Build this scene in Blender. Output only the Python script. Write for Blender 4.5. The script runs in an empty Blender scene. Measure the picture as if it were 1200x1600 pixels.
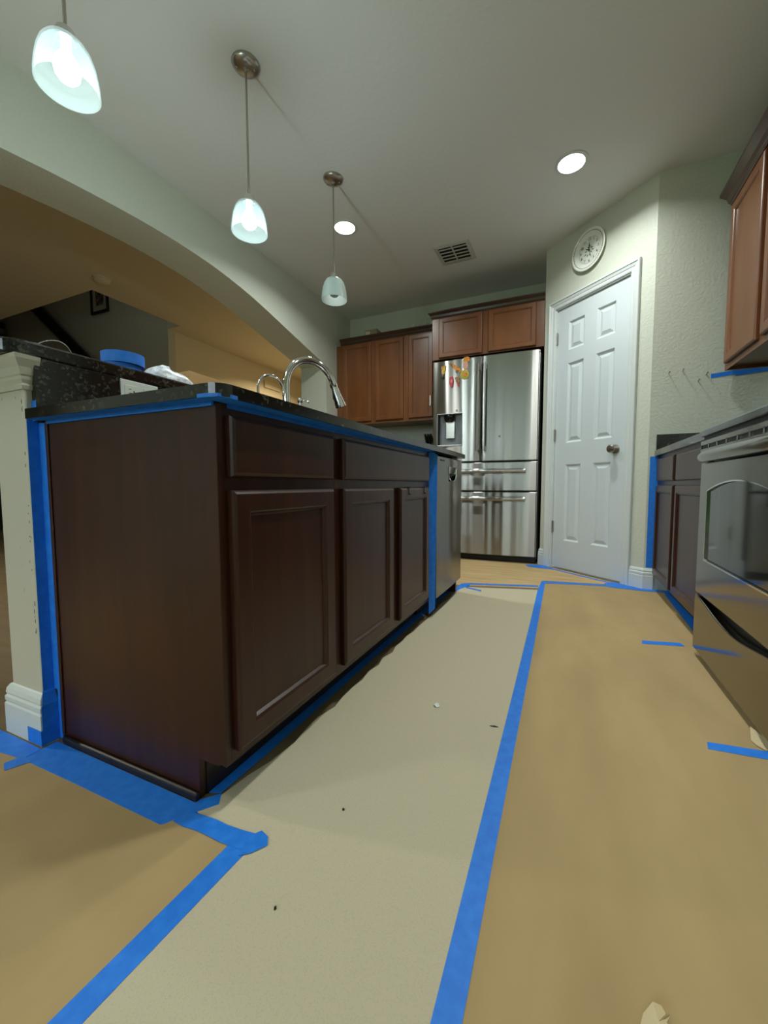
import bpy, bmesh, math, random
from mathutils import Matrix, Vector
random.seed(7)
S = bpy.context.scene
COL = S.collection

# ------------------------------------------------------------------ camera
cam_d = bpy.data.cameras.new('camera')
cam = bpy.data.objects.new('camera', cam_d)
COL.objects.link(cam)
cam_d.sensor_fit = 'VERTICAL'
cam_d.sensor_height = 32.0
cam_d.lens = 622.32 / 1600 * 32.0
cam_d.shift_x = -11.6 / 1600
cam_d.clip_start = 0.02
yaw, pitch, roll = math.radians(23.731), math.radians(-3.827), math.radians(-0.081)
cam.location = (0.6632, -0.6132, 0.7126)
cam.rotation_euler = (Matrix.Rotation(yaw, 3, 'Z') @ Matrix.Rotation(math.pi / 2 + pitch, 3, 'X') @ Matrix.Rotation(roll, 3, 'Z')).to_euler()
S.camera = cam

# ------------------------------------------------------------------ world, exposure
W = bpy.data.worlds.new('world')
S.world = W
W.use_nodes = True
bg = W.node_tree.nodes['Background']
bg.inputs[0].default_value = (0.80, 0.93, 1.0, 1)
bg.inputs[1].default_value = 5.0
S.view_settings.view_transform = 'Standard'
S.view_settings.look = 'None'
S.view_settings.gamma = 1.0
S.view_settings.use_curve_mapping = False
S.view_settings.exposure = 0.36
S.cycles.use_denoising = True
S.cycles.max_bounces = 8
S.cycles.diffuse_bounces = 5
S.cycles.sample_clamp_indirect = 6.0
S.cycles.caustics_reflective = False
S.cycles.caustics_refractive = False

CAN_W = 12.0
PEND_W = 9.0
CAN_COL = (0.95, 1.0, 0.97)
PEND_COL = (0.84, 1.0, 1.0)
WARM_COL = (1.0, 0.80, 0.50)

# ------------------------------------------------------------------ materials
MATS = {}
def hexc(r, g, b):
    f = lambda c: (c / 255 / 12.92) if c / 255 <= 0.04045 else ((c / 255 + 0.055) / 1.055) ** 2.4
    return (f(r), f(g), f(b), 1)

def mat(name, col, rough=0.5, metal=0.0, coat=0.0, noise=None, bump=None, spec=0.5, emit=None, trans=0.0, coat_rough=0.1):
    """noise=(scale_xyz, colour2, detail, low, high), bump=(scale_xyz, strength, distance)"""
    m = bpy.data.materials.new(name)
    m.use_nodes = True
    nt = m.node_tree
    b = nt.nodes['Principled BSDF']
    b.inputs['Base Color'].default_value = col
    b.inputs['Roughness'].default_value = rough
    b.inputs['Metallic'].default_value = metal
    b.inputs['Specular IOR Level'].default_value = spec
    b.inputs['Coat Weight'].default_value = coat
    b.inputs['Coat Roughness'].default_value = coat_rough
    b.inputs['Transmission Weight'].default_value = trans
    if emit:
        b.inputs['Emission Color'].default_value = emit[0]
        b.inputs['Emission Strength'].default_value = emit[1]
    tc = nt.nodes.new('ShaderNodeTexCoord')
    def nz(scale, detail):
        mp = nt.nodes.new('ShaderNodeMapping')
        mp.inputs['Scale'].default_value = scale
        nt.links.new(tc.outputs['Object'], mp.inputs[0])
        n = nt.nodes.new('ShaderNodeTexNoise')
        n.inputs['Scale'].default_value = 1.0
        n.inputs['Detail'].default_value = detail
        nt.links.new(mp.outputs[0], n.inputs['Vector'])
        return n
    if noise:
        n = nz(noise[0], noise[2])
        r = nt.nodes.new('ShaderNodeValToRGB')
        r.color_ramp.elements[0].position = noise[3]
        r.color_ramp.elements[1].position = noise[4]
        r.color_ramp.elements[0].color = col
        r.color_ramp.elements[1].color = noise[1]
        nt.links.new(n.outputs['Fac'], r.inputs[0])
        nt.links.new(r.outputs[0], b.inputs['Base Color'])
    if bump:
        n = nz(bump[0], bump[3] if len(bump) > 3 else 3.0)
        bp = nt.nodes.new('ShaderNodeBump')
        bp.inputs['Strength'].default_value = bump[1]
        bp.inputs['Distance'].default_value = bump[2]
        nt.links.new(n.outputs['Fac'], bp.inputs['Height'])
        nt.links.new(bp.outputs[0], b.inputs['Normal'])
        if coat:
            nt.links.new(bp.outputs[0], b.inputs['Coat Normal'])
    MATS[name] = m
    return m

WALLC = hexc(202, 206, 192)
mat('wall_paint', WALLC, 0.5, bump=((60, 60, 60), 0.45, 0.005))
mat('ceiling_paint', hexc(226, 226, 224), 0.8, bump=((38, 38, 38), 0.35, 0.004))
mat('tan_paint', hexc(202, 194, 172), 0.7)
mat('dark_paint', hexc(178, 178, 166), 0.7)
mat('trim_white', hexc(210, 217, 216), 0.35)
mat('column_white', hexc(194, 193, 178), 0.45, noise=((60, 60, 25), hexc(150, 145, 130), 6, 0.70, 0.74))
mat('door_white', hexc(206, 215, 218), 0.35)
mat('espresso', hexc(48, 23, 13), 0.36, coat=0.18, coat_rough=0.22, spec=0.35, noise=((26, 26, 1.6), hexc(62, 31, 18), 5, 0.35, 0.7))
mat('espresso_edge', hexc(96, 62, 46), 0.3, coat=0.3)
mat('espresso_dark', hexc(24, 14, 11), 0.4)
mat('cherry', hexc(108, 64, 32), 0.34, coat=0.12, coat_rough=0.2, noise=((9, 9, 2.0), hexc(126, 77, 40), 4, 0.35, 0.7))
mat('cherry_dark', hexc(58, 34, 24), 0.35, coat=0.2)
mat('black', hexc(10, 10, 10), 0.5)
mat('black_gloss', hexc(10, 11, 11), 0.08, coat=0.3)
mat('black_plastic', hexc(20, 20, 22), 0.3)
mat('grey_plastic', hexc(92, 95, 98), 0.35)
mat('white_plastic', hexc(225, 228, 222), 0.4)
mat('chrome', hexc(225, 225, 225), 0.06, metal=1.0)
mat('nickel', hexc(176, 172, 164), 0.28, metal=1.0)
mat('steel', hexc(170, 169, 165), 0.26, metal=1.0, bump=((6.5, 6.5, 0.16), 1.0, 0.022, 0.4))
mat('steel_range', hexc(140, 137, 126), 0.13, metal=1.0)
mat('steel_dish', hexc(122, 120, 114), 0.22, metal=1.0, bump=((5, 5, 0.3), 0.8, 0.012, 0.0))
mat('steel_dull', hexc(165, 165, 162), 0.3, metal=1.0)
mat('oven_glass', hexc(32, 38, 36), 0.05, coat=0.5)
mat('paper_light', hexc(196, 186, 158), 0.9, noise=((420, 420, 420), hexc(180, 172, 148), 6, 0.50, 0.80), bump=((5, 5, 5), 0.25, 0.01))
mat('paper_brown', hexc(178, 152, 106), 0.85, noise=((6, 2, 6), hexc(164, 139, 95), 5, 0.3, 0.7), bump=((5, 3.5, 5), 0.6, 0.02))
mat('paper_tan', hexc(200, 174, 128), 0.8, noise=((3, 26, 3), hexc(180, 148, 98), 5, 0.35, 0.7), bump=((3, 6, 3), 0.2, 0.01))
mat('paper_scrap', hexc(200, 182, 142), 0.8)
mat('floor_oak', hexc(122, 106, 80), 0.5, noise=((3, 30, 3), hexc(108, 92, 68), 4, 0.3, 0.7))
mat('tape', hexc(22, 118, 224), 0.55, noise=((40, 40, 40), hexc(34, 130, 234), 3, 0.4, 0.65), bump=((18, 18, 18), 0.25, 0.004))
mat('tape_core', hexc(205, 190, 160), 0.8)
mat('bulb_on', (1, 1, 1, 1), 0.3, emit=((0.92, 1.0, 1.0, 1), 9.0))
mat('bulb_off', hexc(190, 195, 192), 0.4)
mat('can_lens', (1, 1, 1, 1), 0.3, emit=((1.0, 0.97, 0.88, 1), 9.0))
mat('warm_lens', (1, 1, 1, 1), 0.3, emit=((1.0, 0.7, 0.35, 1), 4.0))
mat('rail_black', hexc(12, 11, 11), 0.4)
mat('photo_print', hexc(120, 118, 112), 0.6, noise=((14, 14, 14), hexc(30, 28, 28), 3, 0.4, 0.6))
mat('mat_board', hexc(170, 168, 160), 0.7)
mat('cardboard', hexc(176, 140, 92), 0.85)
mat('box_label', hexc(215, 208, 190), 0.7)
mat('magnet_yellow', hexc(214, 172, 48), 0.4, noise=((120, 120, 120), hexc(120, 88, 30), 3, 0.5, 0.6))
mat('magnet_orange', hexc(226, 138, 26), 0.4, noise=((110, 110, 110), hexc(110, 62, 22), 3, 0.5, 0.62))
mat('magnet_red', hexc(190, 44, 62), 0.4)
mat('magnet_brown', hexc(112, 74, 44), 0.5, noise=((140, 140, 140), hexc(206, 170, 90), 3, 0.5, 0.6))
mat('magnet_pink', hexc(206, 150, 128), 0.5)
mat('magnet_green', hexc(150, 168, 60), 0.5)
mat('ink', hexc(38, 40, 36), 0.6)
mat('ink_grey', hexc(96, 100, 90), 0.6)
mat('clock_white', hexc(236, 240, 230), 0.18, coat=0.4)
mat('wire_white', hexc(190, 190, 185), 0.5)
mat('lawn', hexc(96, 128, 58), 0.9, noise=((5, 5, 5), hexc(66, 98, 40), 4, 0.3, 0.7))
mat('hedge', hexc(74, 112, 48), 0.9, noise=((9, 9, 9), hexc(30, 58, 22), 5, 0.4, 0.65))

def brushed(name, aniso):
    # horizontal brushing: reflections smear up and down
    nt = MATS[name].node_tree
    b = nt.nodes['Principled BSDF']
    b.inputs['Anisotropic'].default_value = aniso
    v = nt.nodes.new('ShaderNodeCombineXYZ')
    v.inputs[2].default_value = 1.0
    nt.links.new(v.outputs[0], b.inputs['Tangent'])
brushed('steel', 1.0)
brushed('steel_dish', 0.9)

def granite():
    m = mat('granite', hexc(14, 14, 13), 0.16, coat=0.25)
    nt = m.node_tree
    b = nt.nodes['Principled BSDF']
    tc = nt.nodes['Texture Coordinate']
    v = nt.nodes.new('ShaderNodeTexVoronoi')
    v.inputs['Scale'].default_value = 150
    n = nt.nodes.new('ShaderNodeTexNoise')
    n.inputs['Scale'].default_value = 30
    n.inputs['Detail'].default_value = 6
    nt.links.new(tc.outputs['Object'], v.inputs['Vector'])
    nt.links.new(tc.outputs['Object'], n.inputs['Vector'])
    mul = nt.nodes.new('ShaderNodeMath')
    mul.operation = 'MULTIPLY'
    nt.links.new(v.outputs['Color'], mul.inputs[0])
    nt.links.new(n.outputs['Fac'], mul.inputs[1])
    r = nt.nodes.new('ShaderNodeValToRGB')
    e = r.color_ramp.elements
    e[0].position = 0.24; e[0].color = hexc(15, 15, 14)
    e[1].position = 0.54; e[1].color = hexc(74, 78, 69)
    x = e.new(0.36); x.color = hexc(30, 32, 27)
    nt.links.new(mul.outputs[0], r.inputs[0])
    nt.links.new(r.outputs[0], b.inputs['Base Color'])
granite()

def shade_mat(name, lit):
    """frosted lamp glass, denser towards the neck"""
    m = bpy.data.materials.new(name)
    m.use_nodes = True
    nt = m.node_tree
    b = nt.nodes['Principled BSDF']
    b.inputs['Base Color'].default_value = hexc(208, 228, 226)
    b.inputs['Roughness'].default_value = 0.25
    tr = nt.nodes.new('ShaderNodeBsdfTranslucent')
    tr.inputs[0].default_value = hexc(196, 226, 228) if lit else hexc(225, 232, 228)
    mx = nt.nodes.new('ShaderNodeMixShader')
    mx.inputs[0].default_value = 0.5
    nt.links.new(b.outputs[0], mx.inputs[1])
    nt.links.new(tr.outputs[0], mx.inputs[2])
    tp = nt.nodes.new('ShaderNodeBsdfTransparent')
    mx2 = nt.nodes.new('ShaderNodeMixShader')
    nt.links.new(mx.outputs[0], mx2.inputs[1])
    nt.links.new(tp.outputs[0], mx2.inputs[2])
    tc = nt.nodes.new('ShaderNodeTexCoord')
    sp = nt.nodes.new('ShaderNodeSeparateXYZ')
    mr = nt.nodes.new('ShaderNodeMapRange')
    mr.inputs['From Min'].default_value = 0.07
    mr.inputs['From Max'].default_value = 0.15
    mr.inputs['To Min'].default_value = 0.968 if lit else 0.30
    mr.inputs['To Max'].default_value = 0.90 if lit else 0.30
    nt.links.new(tc.outputs['Object'], sp.inputs[0])
    nt.links.new(sp.outputs['Z'], mr.inputs['Value'])
    nt.links.new(mr.outputs[0], mx2.inputs[0])
    nt.links.new(mx2.outputs[0], nt.nodes['Material Output'].inputs[0])
    MATS[name] = m
shade_mat('shade_on', True)
shade_mat('shade_off', False)

# ------------------------------------------------------------------ mesh helpers
WM = {}            # world matrix of every root (kept by hand)
class MB:
    def __init__(s, M=None):
        s.v = []; s.f = []; s.M = M or Matrix()
    def add(s, vs, fs):
        o = len(s.v)
        s.v += [s.M @ Vector(v) for v in vs]
        s.f += [tuple(i + o for i in f) for f in fs]
        return s
    def box(s, x0, x1, y0, y1, z0, z1):
        x0, x1 = sorted((x0, x1)); y0, y1 = sorted((y0, y1)); z0, z1 = sorted((z0, z1))
        return s.add([(x0,y0,z0),(x1,y0,z0),(x1,y1,z0),(x0,y1,z0),(x0,y0,z1),(x1,y0,z1),(x1,y1,z1),(x0,y1,z1)],
                     [(0,3,2,1),(4,5,6,7),(0,1,5,4),(1,2,6,5),(2,3,7,6),(3,0,4,7)])
    def prism(s, poly, z0, z1, ax=2):
        """polygon extruded along an axis; ax=2: poly is xy, ax=0: yz, ax=1: xz"""
        n = len(poly)
        def p(a, b, c): return (a, b, c) if ax == 2 else ((c, a, b) if ax == 0 else (a, c, b))
        vs = [p(a, b, z0) for a, b in poly] + [p(a, b, z1) for a, b in poly]
        fs = [tuple(range(n))[::-1], tuple(range(n, 2 * n))] + [(i, (i + 1) % n, n + (i + 1) % n, n + i) for i in range(n)]
        return s.add(vs, fs)
    def tube(s, pts, r, n=10, cap=True):
        pts = [Vector(p) for p in pts]
        rs = r if isinstance(r, (list, tuple)) else [r] * len(pts)
        vs = []; fs = []
        up = None
        for i, p in enumerate(pts):
            t = (pts[min(i + 1, len(pts) - 1)] - pts[max(i - 1, 0)]).normalized()
            if up is None:
                up = Vector((0, 0, 1)) if abs(t.z) < 0.9 else Vector((1, 0, 0))
            a = t.cross(up).normalized(); b = a.cross(t).normalized(); up = b
            for k in range(n):
                q = 2 * math.pi * k / n
                vs.append(p + (a * math.cos(q) + b * math.sin(q)) * rs[i])
        for i in range(len(pts) - 1):
            for k in range(n):
                fs.append((i*n+k, i*n+(k+1)%n, (i+1)*n+(k+1)%n, (i+1)*n+k))
        if cap:
            fs.append(tuple(range(n))[::-1]); fs.append(tuple((len(pts)-1)*n + k for k in range(n)))
        return s.add(vs, fs)
    def lathe(s, prof, c=(0, 0, 0), n=32, ax='z', cap=(True, True)):
        """prof: (radius, height) list"""
        vs = []; fs = []
        c = Vector(c)
        for r, h in prof:
            for k in range(n):
                q = 2 * math.pi * k / n
                a, b = r * math.cos(q), r * math.sin(q)
                vs.append(c + Vector((a, b, h) if ax == 'z' else ((h, a, b) if ax == 'x' else (a, -h, b))))
        m = len(prof)
        for i in range(m - 1):
            for k in range(n):
                fs.append((i*n+k, i*n+(k+1)%n, (i+1)*n+(k+1)%n, (i+1)*n+k))
        if cap[0]: fs.append(tuple(range(n))[::-1])
        if cap[1]: fs.append(tuple((m-1)*n + k for k in range(n)))
        return s.add(vs, fs)
    def loops(s, L, capfront=True, capback=True):
        """list of 4+-vert loops joined into a skin"""
        n = len(L[0]); vs = [p for l in L for p in l]; fs = []
        for i in range(len(L) - 1):
            for k in range(n):
                fs.append((i*n+k, i*n+(k+1)%n, (i+1)*n+(k+1)%n, (i+1)*n+k))
        if capback: fs.append(tuple(range(n))[::-1])
        if capfront: fs.append(tuple((len(L)-1)*n + k for k in range(n)))
        return s.add(vs, fs)
    def sweep(s, path, prof):
        """xy path, profile (offset to the right of travel, z); mitred corners"""
        P = [Vector(p) for p in path]
        N = []
        for i in range(len(P)):
            ns = []
            for a, b in ((i-1, i), (i, i+1)):
                if a >= 0 and b < len(P):
                    d = (P[b] - P[a]).normalized(); ns.append(Vector((d.y, -d.x)))
            m = sum(ns, Vector((0, 0))).normalized()
            N.append(m / max(0.3, m.dot(ns[0])))
        k = len(prof); vs = []; fs = []
        for p, nn in zip(P, N):
            for o, z in prof:
                q = p + nn * o; vs.append((q.x, q.y, z))
        for i in range(len(P) - 1):
            for j in range(k):
                fs.append((i*k+j, i*k+(j+1)%k, (i+1)*k+(j+1)%k, (i+1)*k+j))
        fs.append(tuple(range(k))[::-1]); fs.append(tuple((len(P)-1)*k + j for j in range(k)))
        return s.add(vs, fs)
    def build(s, name, material, parent=None, bevel=0, smooth=False, seg=2, base=None):
        me = bpy.data.meshes.new(name)
        bm = bmesh.new()
        bv = [bm.verts.new(v) for v in s.v]
        for f in s.f:
            try: bm.faces.new([bv[i] for i in f])
            except ValueError: pass
        bmesh.ops.remove_doubles(bm, verts=bm.verts, dist=1e-6)
        bmesh.ops.recalc_face_normals(bm, faces=bm.faces)
        if bevel:
            es = [e for e in bm.edges if len(e.link_faces) == 2 and e.calc_face_angle(0) > 0.6]
            bmesh.ops.bevel(bm, geom=es, offset=bevel, segments=seg, affect='EDGES', profile=0.5, clamp_overlap=True)
        bm.to_mesh(me); bm.free()
        if smooth:
            for p in me.polygons: p.use_smooth = True
            try: me.set_sharp_from_angle(angle=math.radians(40))
            except Exception: pass
        me.materials.append(MATS[material] if isinstance(material, str) else material)
        o = bpy.data.objects.new(name, me)
        COL.objects.link(o)
        if parent is not None:
            M = WM[parent.name]
            me.transform(M.inverted())
            o.parent = parent
            WM[o.name] = M
        else:
            xs = [v.co for v in me.vertices]
            if base is None:
                lo = [min(c[i] for c in xs) for i in range(3)]; hi = [max(c[i] for c in xs) for i in range(3)]
                base = ((lo[0]+hi[0])/2, (lo[1]+hi[1])/2, lo[2])
            M = Matrix.Translation(base)
            me.transform(M.inverted())
            o.location = base
            WM[o.name] = M
        return o

def empty(name, loc, rz=0.0):
    o = bpy.data.objects.new(name, None)
    o.empty_display_size = 0.1
    COL.objects.link(o)
    o.location = loc
    o.rotation_euler = (0, 0, rz)
    WM[o.name] = Matrix.Translation(loc) @ Matrix.Rotation(rz, 4, 'Z')
    return o
def tag(o, label, cat, group=None):
    o['label'] = label; o['category'] = cat
    if group: o['group'] = group
    return o
def struct(o, label=None, cat=None):
    o['kind'] = 'structure'
    if label: o['label'] = label
    if cat: o['category'] = cat
    return o
def thing(name, loc, label, cat, group=None, rz=0.0):
    return tag(empty(name, loc, rz), label, cat, group)

def frameM(origin, u, w):
    """local (u, w_out, v_up) -> world"""
    u = Vector(u).normalized(); w = Vector(w).normalized(); v = Vector((0, 0, 1))
    M = Matrix(((u.x, w.x, v.x, 0), (u.y, w.y, v.y, 0), (u.z, w.z, v.z, 0), (0, 0, 0, 1)))
    return Matrix.Translation(origin) @ M

def rect(u0, u1, v0, v1, w, i=0.0):
    return [(u0+i, w, v0+i), (u1-i, w, v0+i), (u1-i, w, v1-i), (u0+i, w, v1-i)]

def cab_door(M, u0, u1, v0, v1, material, parent, t=0.02, rail=0.052, name='door', pmat=None):
    L = [rect(u0, u1, v0, v1, 0.0005), rect(u0, u1, v0, v1, t-0.007), rect(u0, u1, v0, v1, t-0.003, 0.003), rect(u0, u1, v0, v1, t, 0.008),
         rect(u0, u1, v0, v1, t, rail-0.012), rect(u0, u1, v0, v1, t-0.003, rail-0.008), rect(u0, u1, v0, v1, t-0.003, rail-0.005), rect(u0, u1, v0, v1, t-0.010, rail)]
    d = MB(M).loops(L, capfront=False, capback=False).build(name, material, parent)
    MB(M).loops([rect(u0, u1, v0, v1, t-0.016, rail-0.001), rect(u0, u1, v0, v1, t-0.010, rail-0.001)]).build('panel', pmat or material, d)
    return d
def cab_drawer(M, u0, u1, v0, v1, material, parent, t=0.02, name='drawer_front'):
    L = [rect(u0, u1, v0, v1, 0.0005), rect(u0, u1, v0, v1, t-0.008), rect(u0, u1, v0, v1, t-0.003, 0.003), rect(u0, u1, v0, v1, t, 0.010)]
    return MB(M).loops(L).build(name, material, parent)

CH = 2.715
WX = -1.80; WXB = -2.13
YB = 3.75
XR = 1.83
YR = -3.4
# diagonal pantry wall frame: s along the wall, n into the kitchen
DP = Vector((0.5543, 3.0917, 0)); DD = Vector((0.74352, -0.66871, 0)); DN = Vector((-0.66871, -0.74352, 0))
DM = frameM(DP, DD, DN)
def dpt(s, n=0.0):
    q = DP + DD * s + DN * n
    return (q.x, q.y)
CL = dpt(-0.134); CR = dpt(0.812)
YW = CR[1]

# ================================================================== STRUCTURE
struct(MB().box(-9, 3.0, YR-0.2, 8.0, -0.08, 0.0).build('floor', 'floor_oak'))
# kitchen ceiling, and the ceiling of the room beyond the arch with the stair opening
struct(MB().box(WXB-0.0, 3.0, YR-0.1, 4.4, CH, CH+0.12).build('ceiling', 'ceiling_paint'))
HX, HY0, HY1, HXW = -3.84, 2.02, 3.04, -4.07
b = MB().box(HX, WXB, YR-0.1, 8.0, CH, CH+0.3).box(-9, HX, YR-0.1, HY0, CH, CH+0.3).box(HXW, HX, HY1, 8.0, CH, CH+0.3)
struct(b.build('ceiling_hall', 'tan_paint'))

# arch wall between the kitchen and the room beyond
AP = [(-0.9, 2.03), (-0.62, 2.10), (-0.32, 2.165), (-0.02, 2.225), (0.22, 2.262), (0.455, 2.290), (0.645, 2.315), (0.872, 2.338), (1.151, 2.357), (1.40, 2.362), (1.666, 2.352), (1.851, 2.332), (2.057, 2.300), (2.289, 2.250), (2.554, 2.185), (2.859, 2.112), (3.20, 2.030)]
def arch_z(y):
    for (a, za), (c, zc) in zip(AP, AP[1:]):
        if a <= y <= c:
            i = AP.index((a, za))
            m0 = (AP[min(i+1, len(AP)-1)][1] - AP[max(i-1, 0)][1]) / (AP[min(i+1, len(AP)-1)][0] - AP[max(i-1, 0)][0])
            m1 = (AP[min(i+2, len(AP)-1)][1] - AP[i][1]) / (AP[min(i+2, len(AP)-1)][0] - AP[i][0])
            h = c - a; t = (y - a) / h
            return (2*t**3-3*t*t+1)*za + (t**3-2*t*t+t)*h*m0 + (-2*t**3+3*t*t)*zc + (t**3-t*t)*h*m1
NA = 80
ys = [-0.9 + (3.20 + 0.9) * i / NA for i in range(NA + 1)]
poly = [(YR, 0.0), (-0.9, 0.0)] + [(y, arch_z(min(max(y, -0.9), 3.1999))) for y in ys] + [(3.20, 0.0), (YB+0.05, 0.0), (YB+0.05, CH+0.01), (YR, CH+0.01)]
def archwall():
    m = MB()
    top = CH + 0.01
    vs = []; fs = []
    for y in ys:
        z = arch_z(min(max(y, -0.9), 3.1999))
        vs += [(WX, y, top), (WX, y, z), (WXB, y, z), (WXB, y, top)]
    for i in range(NA):
        a = 4 * i
        fs += [(a, a+1, a+5, a+4), (a+1, a+2, a+6, a+5), (a+2, a+3, a+7, a+6)]
    m.add(vs, fs)
    m.box(WXB, WX, YR, -0.9, 0, top)
    m.box(WXB, WX, 3.20, YB + 0.05, 0, top)
    return m
aw = archwall().build('wall_left', 'wall_paint', smooth=False)
for p in aw.data.polygons: p.use_smooth = False
struct(aw)

struct(MB().box(WXB, CL[0]+0.1, YB, YB+0.12, 0, CH).build('wall_back', 'wall_paint'))
# wall closing the fridge alcove, ends in the corner of the pantry wall
struct(MB().box(CL[0], CL[0]+0.1, CL[1]+0.0, YB+0.12, 0, CH).build('wall_alcove', 'wall_paint'))
# diagonal pantry wall with the door opening
D0, D1, DZ = -0.006, 0.647, 2.170
m = MB(DM)
m.box(-0.134, D0, -0.11, 0, 0, CH); m.box(D1, 0.812, -0.11, 0, 0, CH); m.box(D0, D1, -0.11, 0, DZ, CH)
struct(m.build('wall_pantry', 'wall_paint'))
struct(MB().box(CR[0], 2.0, YW, YW+0.1, 0, CH).build('wall_return', 'wall_paint'))
struct(MB().box(XR, XR+0.12, YR-0.1, YW+0.1, 0, CH).build('wall_right', 'wall_paint'))
# dark pantry inside
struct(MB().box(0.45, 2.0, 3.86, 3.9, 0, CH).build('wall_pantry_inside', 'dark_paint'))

# wall behind the camera with a glazed sliding door
GX0, GX1, GZ = -1.60, 1.0, 2.15
m = MB().box(-9.0, GX0, YR-0.12, YR, 0, CH).box(GX1, 2.0, YR-0.12, YR, 0, CH).box(GX0, GX1, YR-0.12, YR, GZ, CH)
struct(m.build('wall_rear', 'wall_paint'))
def sliding():
    r = empty('window_1', ((GX0+GX1)/2, YR-0.06, 0)); r['kind'] = 'structure'
    r['label'] = 'white framed sliding glass door behind the camera'
    mid = (GX0+GX1)/2
    for a, b_, y in ((GX0+0.002, mid+0.03, YR-0.05), (mid-0.03, GX1-0.002, YR-0.09)):
        f = MB().box(a, a+0.06, y-0.015, y+0.015, 0.02, GZ-0.005).box(b_-0.06, b_, y-0.015, y+0.015, 0.02, GZ-0.005)
        f.box(a+0.06, b_-0.06, y-0.015, y+0.015, 0.02, 0.12).box(a+0.06, b_-0.06, y-0.015, y+0.015, GZ-0.075, GZ-0.005)
        fo = f.build('sash', 'trim_white', r, bevel=0.003)
        MB().box(a+0.06, b_-0.06, y-0.003, y+0.003, 0.12, GZ-0.075).build('pane', GLASS, fo)
GLASS = bpy.data.materials.new('glass'); GLASS.use_nodes = True
_nt = GLASS.node_tree
_t = _nt.nodes.new('ShaderNodeBsdfTransparent'); _g = _nt.nodes.new('ShaderNodeBsdfGlossy'); _g.inputs['Roughness'].default_value = 0.02
_mx = _nt.nodes.new('ShaderNodeMixShader'); _mx.inputs[0].default_value = 0.06
_nt.links.new(_t.outputs[0], _mx.inputs[1]); _nt.links.new(_g.outputs[0], _mx.inputs[2]); _nt.links.new(_mx.outputs[0], _nt.nodes['Material Output'].inputs[0])
sliding()
# garden seen in reflections only
struct(MB().box(-12, 10, -16, YR-0.3, -0.12, -0.05).build('ground', 'lawn'))
def hedge():
    m = MB(); n = 60; vs = []; fs = []
    random.seed(3)
    for i in range(n + 1):
        x = -9 + 18 * i / n
        for j, (y, z) in enumerate(((-8.6, -0.05), (-8.4, 0.8), (-8.5, 1.6), (-9.0, 1.9), (-9.6, 1.7), (-9.8, -0.05))):
            vs.append((x, y + random.uniform(-0.15, 0.15), z + (random.uniform(-0.15, 0.2) if 0 < j < 5 else 0)))
    for i in range(n):
        for j in range(5): fs.append((i*6+j, i*6+j+1, (i+1)*6+j+1, (i+1)*6+j))
    m.add(vs, fs)
    o = m.build('hedge', 'hedge')
    tag(o, 'clipped green garden hedge outside the sliding door', 'hedge')
hedge()

# room beyond the arch: stair wall, lit wall, far walls
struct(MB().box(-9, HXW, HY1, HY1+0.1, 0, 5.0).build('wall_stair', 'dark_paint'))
struct(MB().box(HXW-0.1, HXW, HY1+0.1, 8.0, 0, CH).build('wall_hall', 'tan_paint'))
struct(MB().box(-9, WXB, 7.9, 8.0, 0, CH).build('wall_hall_end', 'tan_paint'))
struct(MB().box(WXB, WXB+0.1, YB+0.12, 8.0, 0, CH).build('wall_hall_side', 'tan_paint'))
struct(MB().box(-9.1, -9, YR, HY1, 0, 5.0).build('wall_far_left', 'tan_paint'))
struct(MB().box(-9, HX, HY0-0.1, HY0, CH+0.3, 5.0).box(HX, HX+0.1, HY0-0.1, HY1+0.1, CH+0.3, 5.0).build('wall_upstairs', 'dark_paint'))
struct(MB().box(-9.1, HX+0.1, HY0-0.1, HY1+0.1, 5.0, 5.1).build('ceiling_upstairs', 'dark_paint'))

# knee wall that carries the raised bar
KX0, KX1, KY = -0.80, -0.645, -0.028
WALLBAR = struct(MB().box(KX0, KX1, KY, 1.985, 0, 1.05).build('wall_bar', 'column_white', bevel=0.004))
_rs = random.Random(21)
for _i in range(18):
    _z = _rs.uniform(0.22, 0.93); _h = _rs.uniform(0.004, 0.016); _x = KX1 - 0.010 - _rs.uniform(0, 0.006)
    MB().prism([(_x, _z), (_x+0.0016, _z+_h*0.3), (_x+0.001, _z+_h), (_x-0.0012, _z+_h*0.6)], KY-0.0006, KY+0.001, ax=1).build('paint_scuff', 'ink_grey', WALLBAR)
BASEP = [(0, 0.0), (0.015, 0.0), (0.015, 0.085), (0.012, 0.090), (0.014, 0.096), (0.014, 0.106), (0.010, 0.111), (0.012, 0.118), (0.010, 0.130), (0.004, 0.140), (0, 0.142)]
struct(MB().sweep([(KX0, 1.985), (KX0, KY), (KX1, KY), (KX1, -0.0005)], BASEP).build('baseboard_bar', 'trim_white'))
CAPP = [(0, 0.965), (0.006, 0.965), (0.008, 0.975), (0.005, 0.980), (0.009, 0.990), (0.009, 0.998), (0.012, 1.002), (0.016, 1.020), (0.026, 1.040), (0.028, 1.0495), (0, 1.0495)]
struct(MB().sweep([(KX0, 1.985), (KX0, KY), (KX1, KY), (KX1, -0.0005)], CAPP).build('trim_1', 'column_white'))

# baseboards by the pantry door
BP = [(0, 0.0), (0.016, 0.0), (0.016, 0.092), (0.013, 0.098), (0.015, 0.104), (0.015, 0.115), (0.010, 0.120), (0.012, 0.130), (0.006, 0.142), (0, 0.144)]
struct(MB().sweep([(1.212, YW), (CR[0], CR[1]), dpt(0.711)][::-1], BP).build('baseboard_right', 'trim_white'))
struct(MB().sweep([dpt(-0.072), dpt(-0.134), (CL[0], CL[1]+0.03)][::-1], BP).build('baseboard_left', 'trim_white'))

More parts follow.
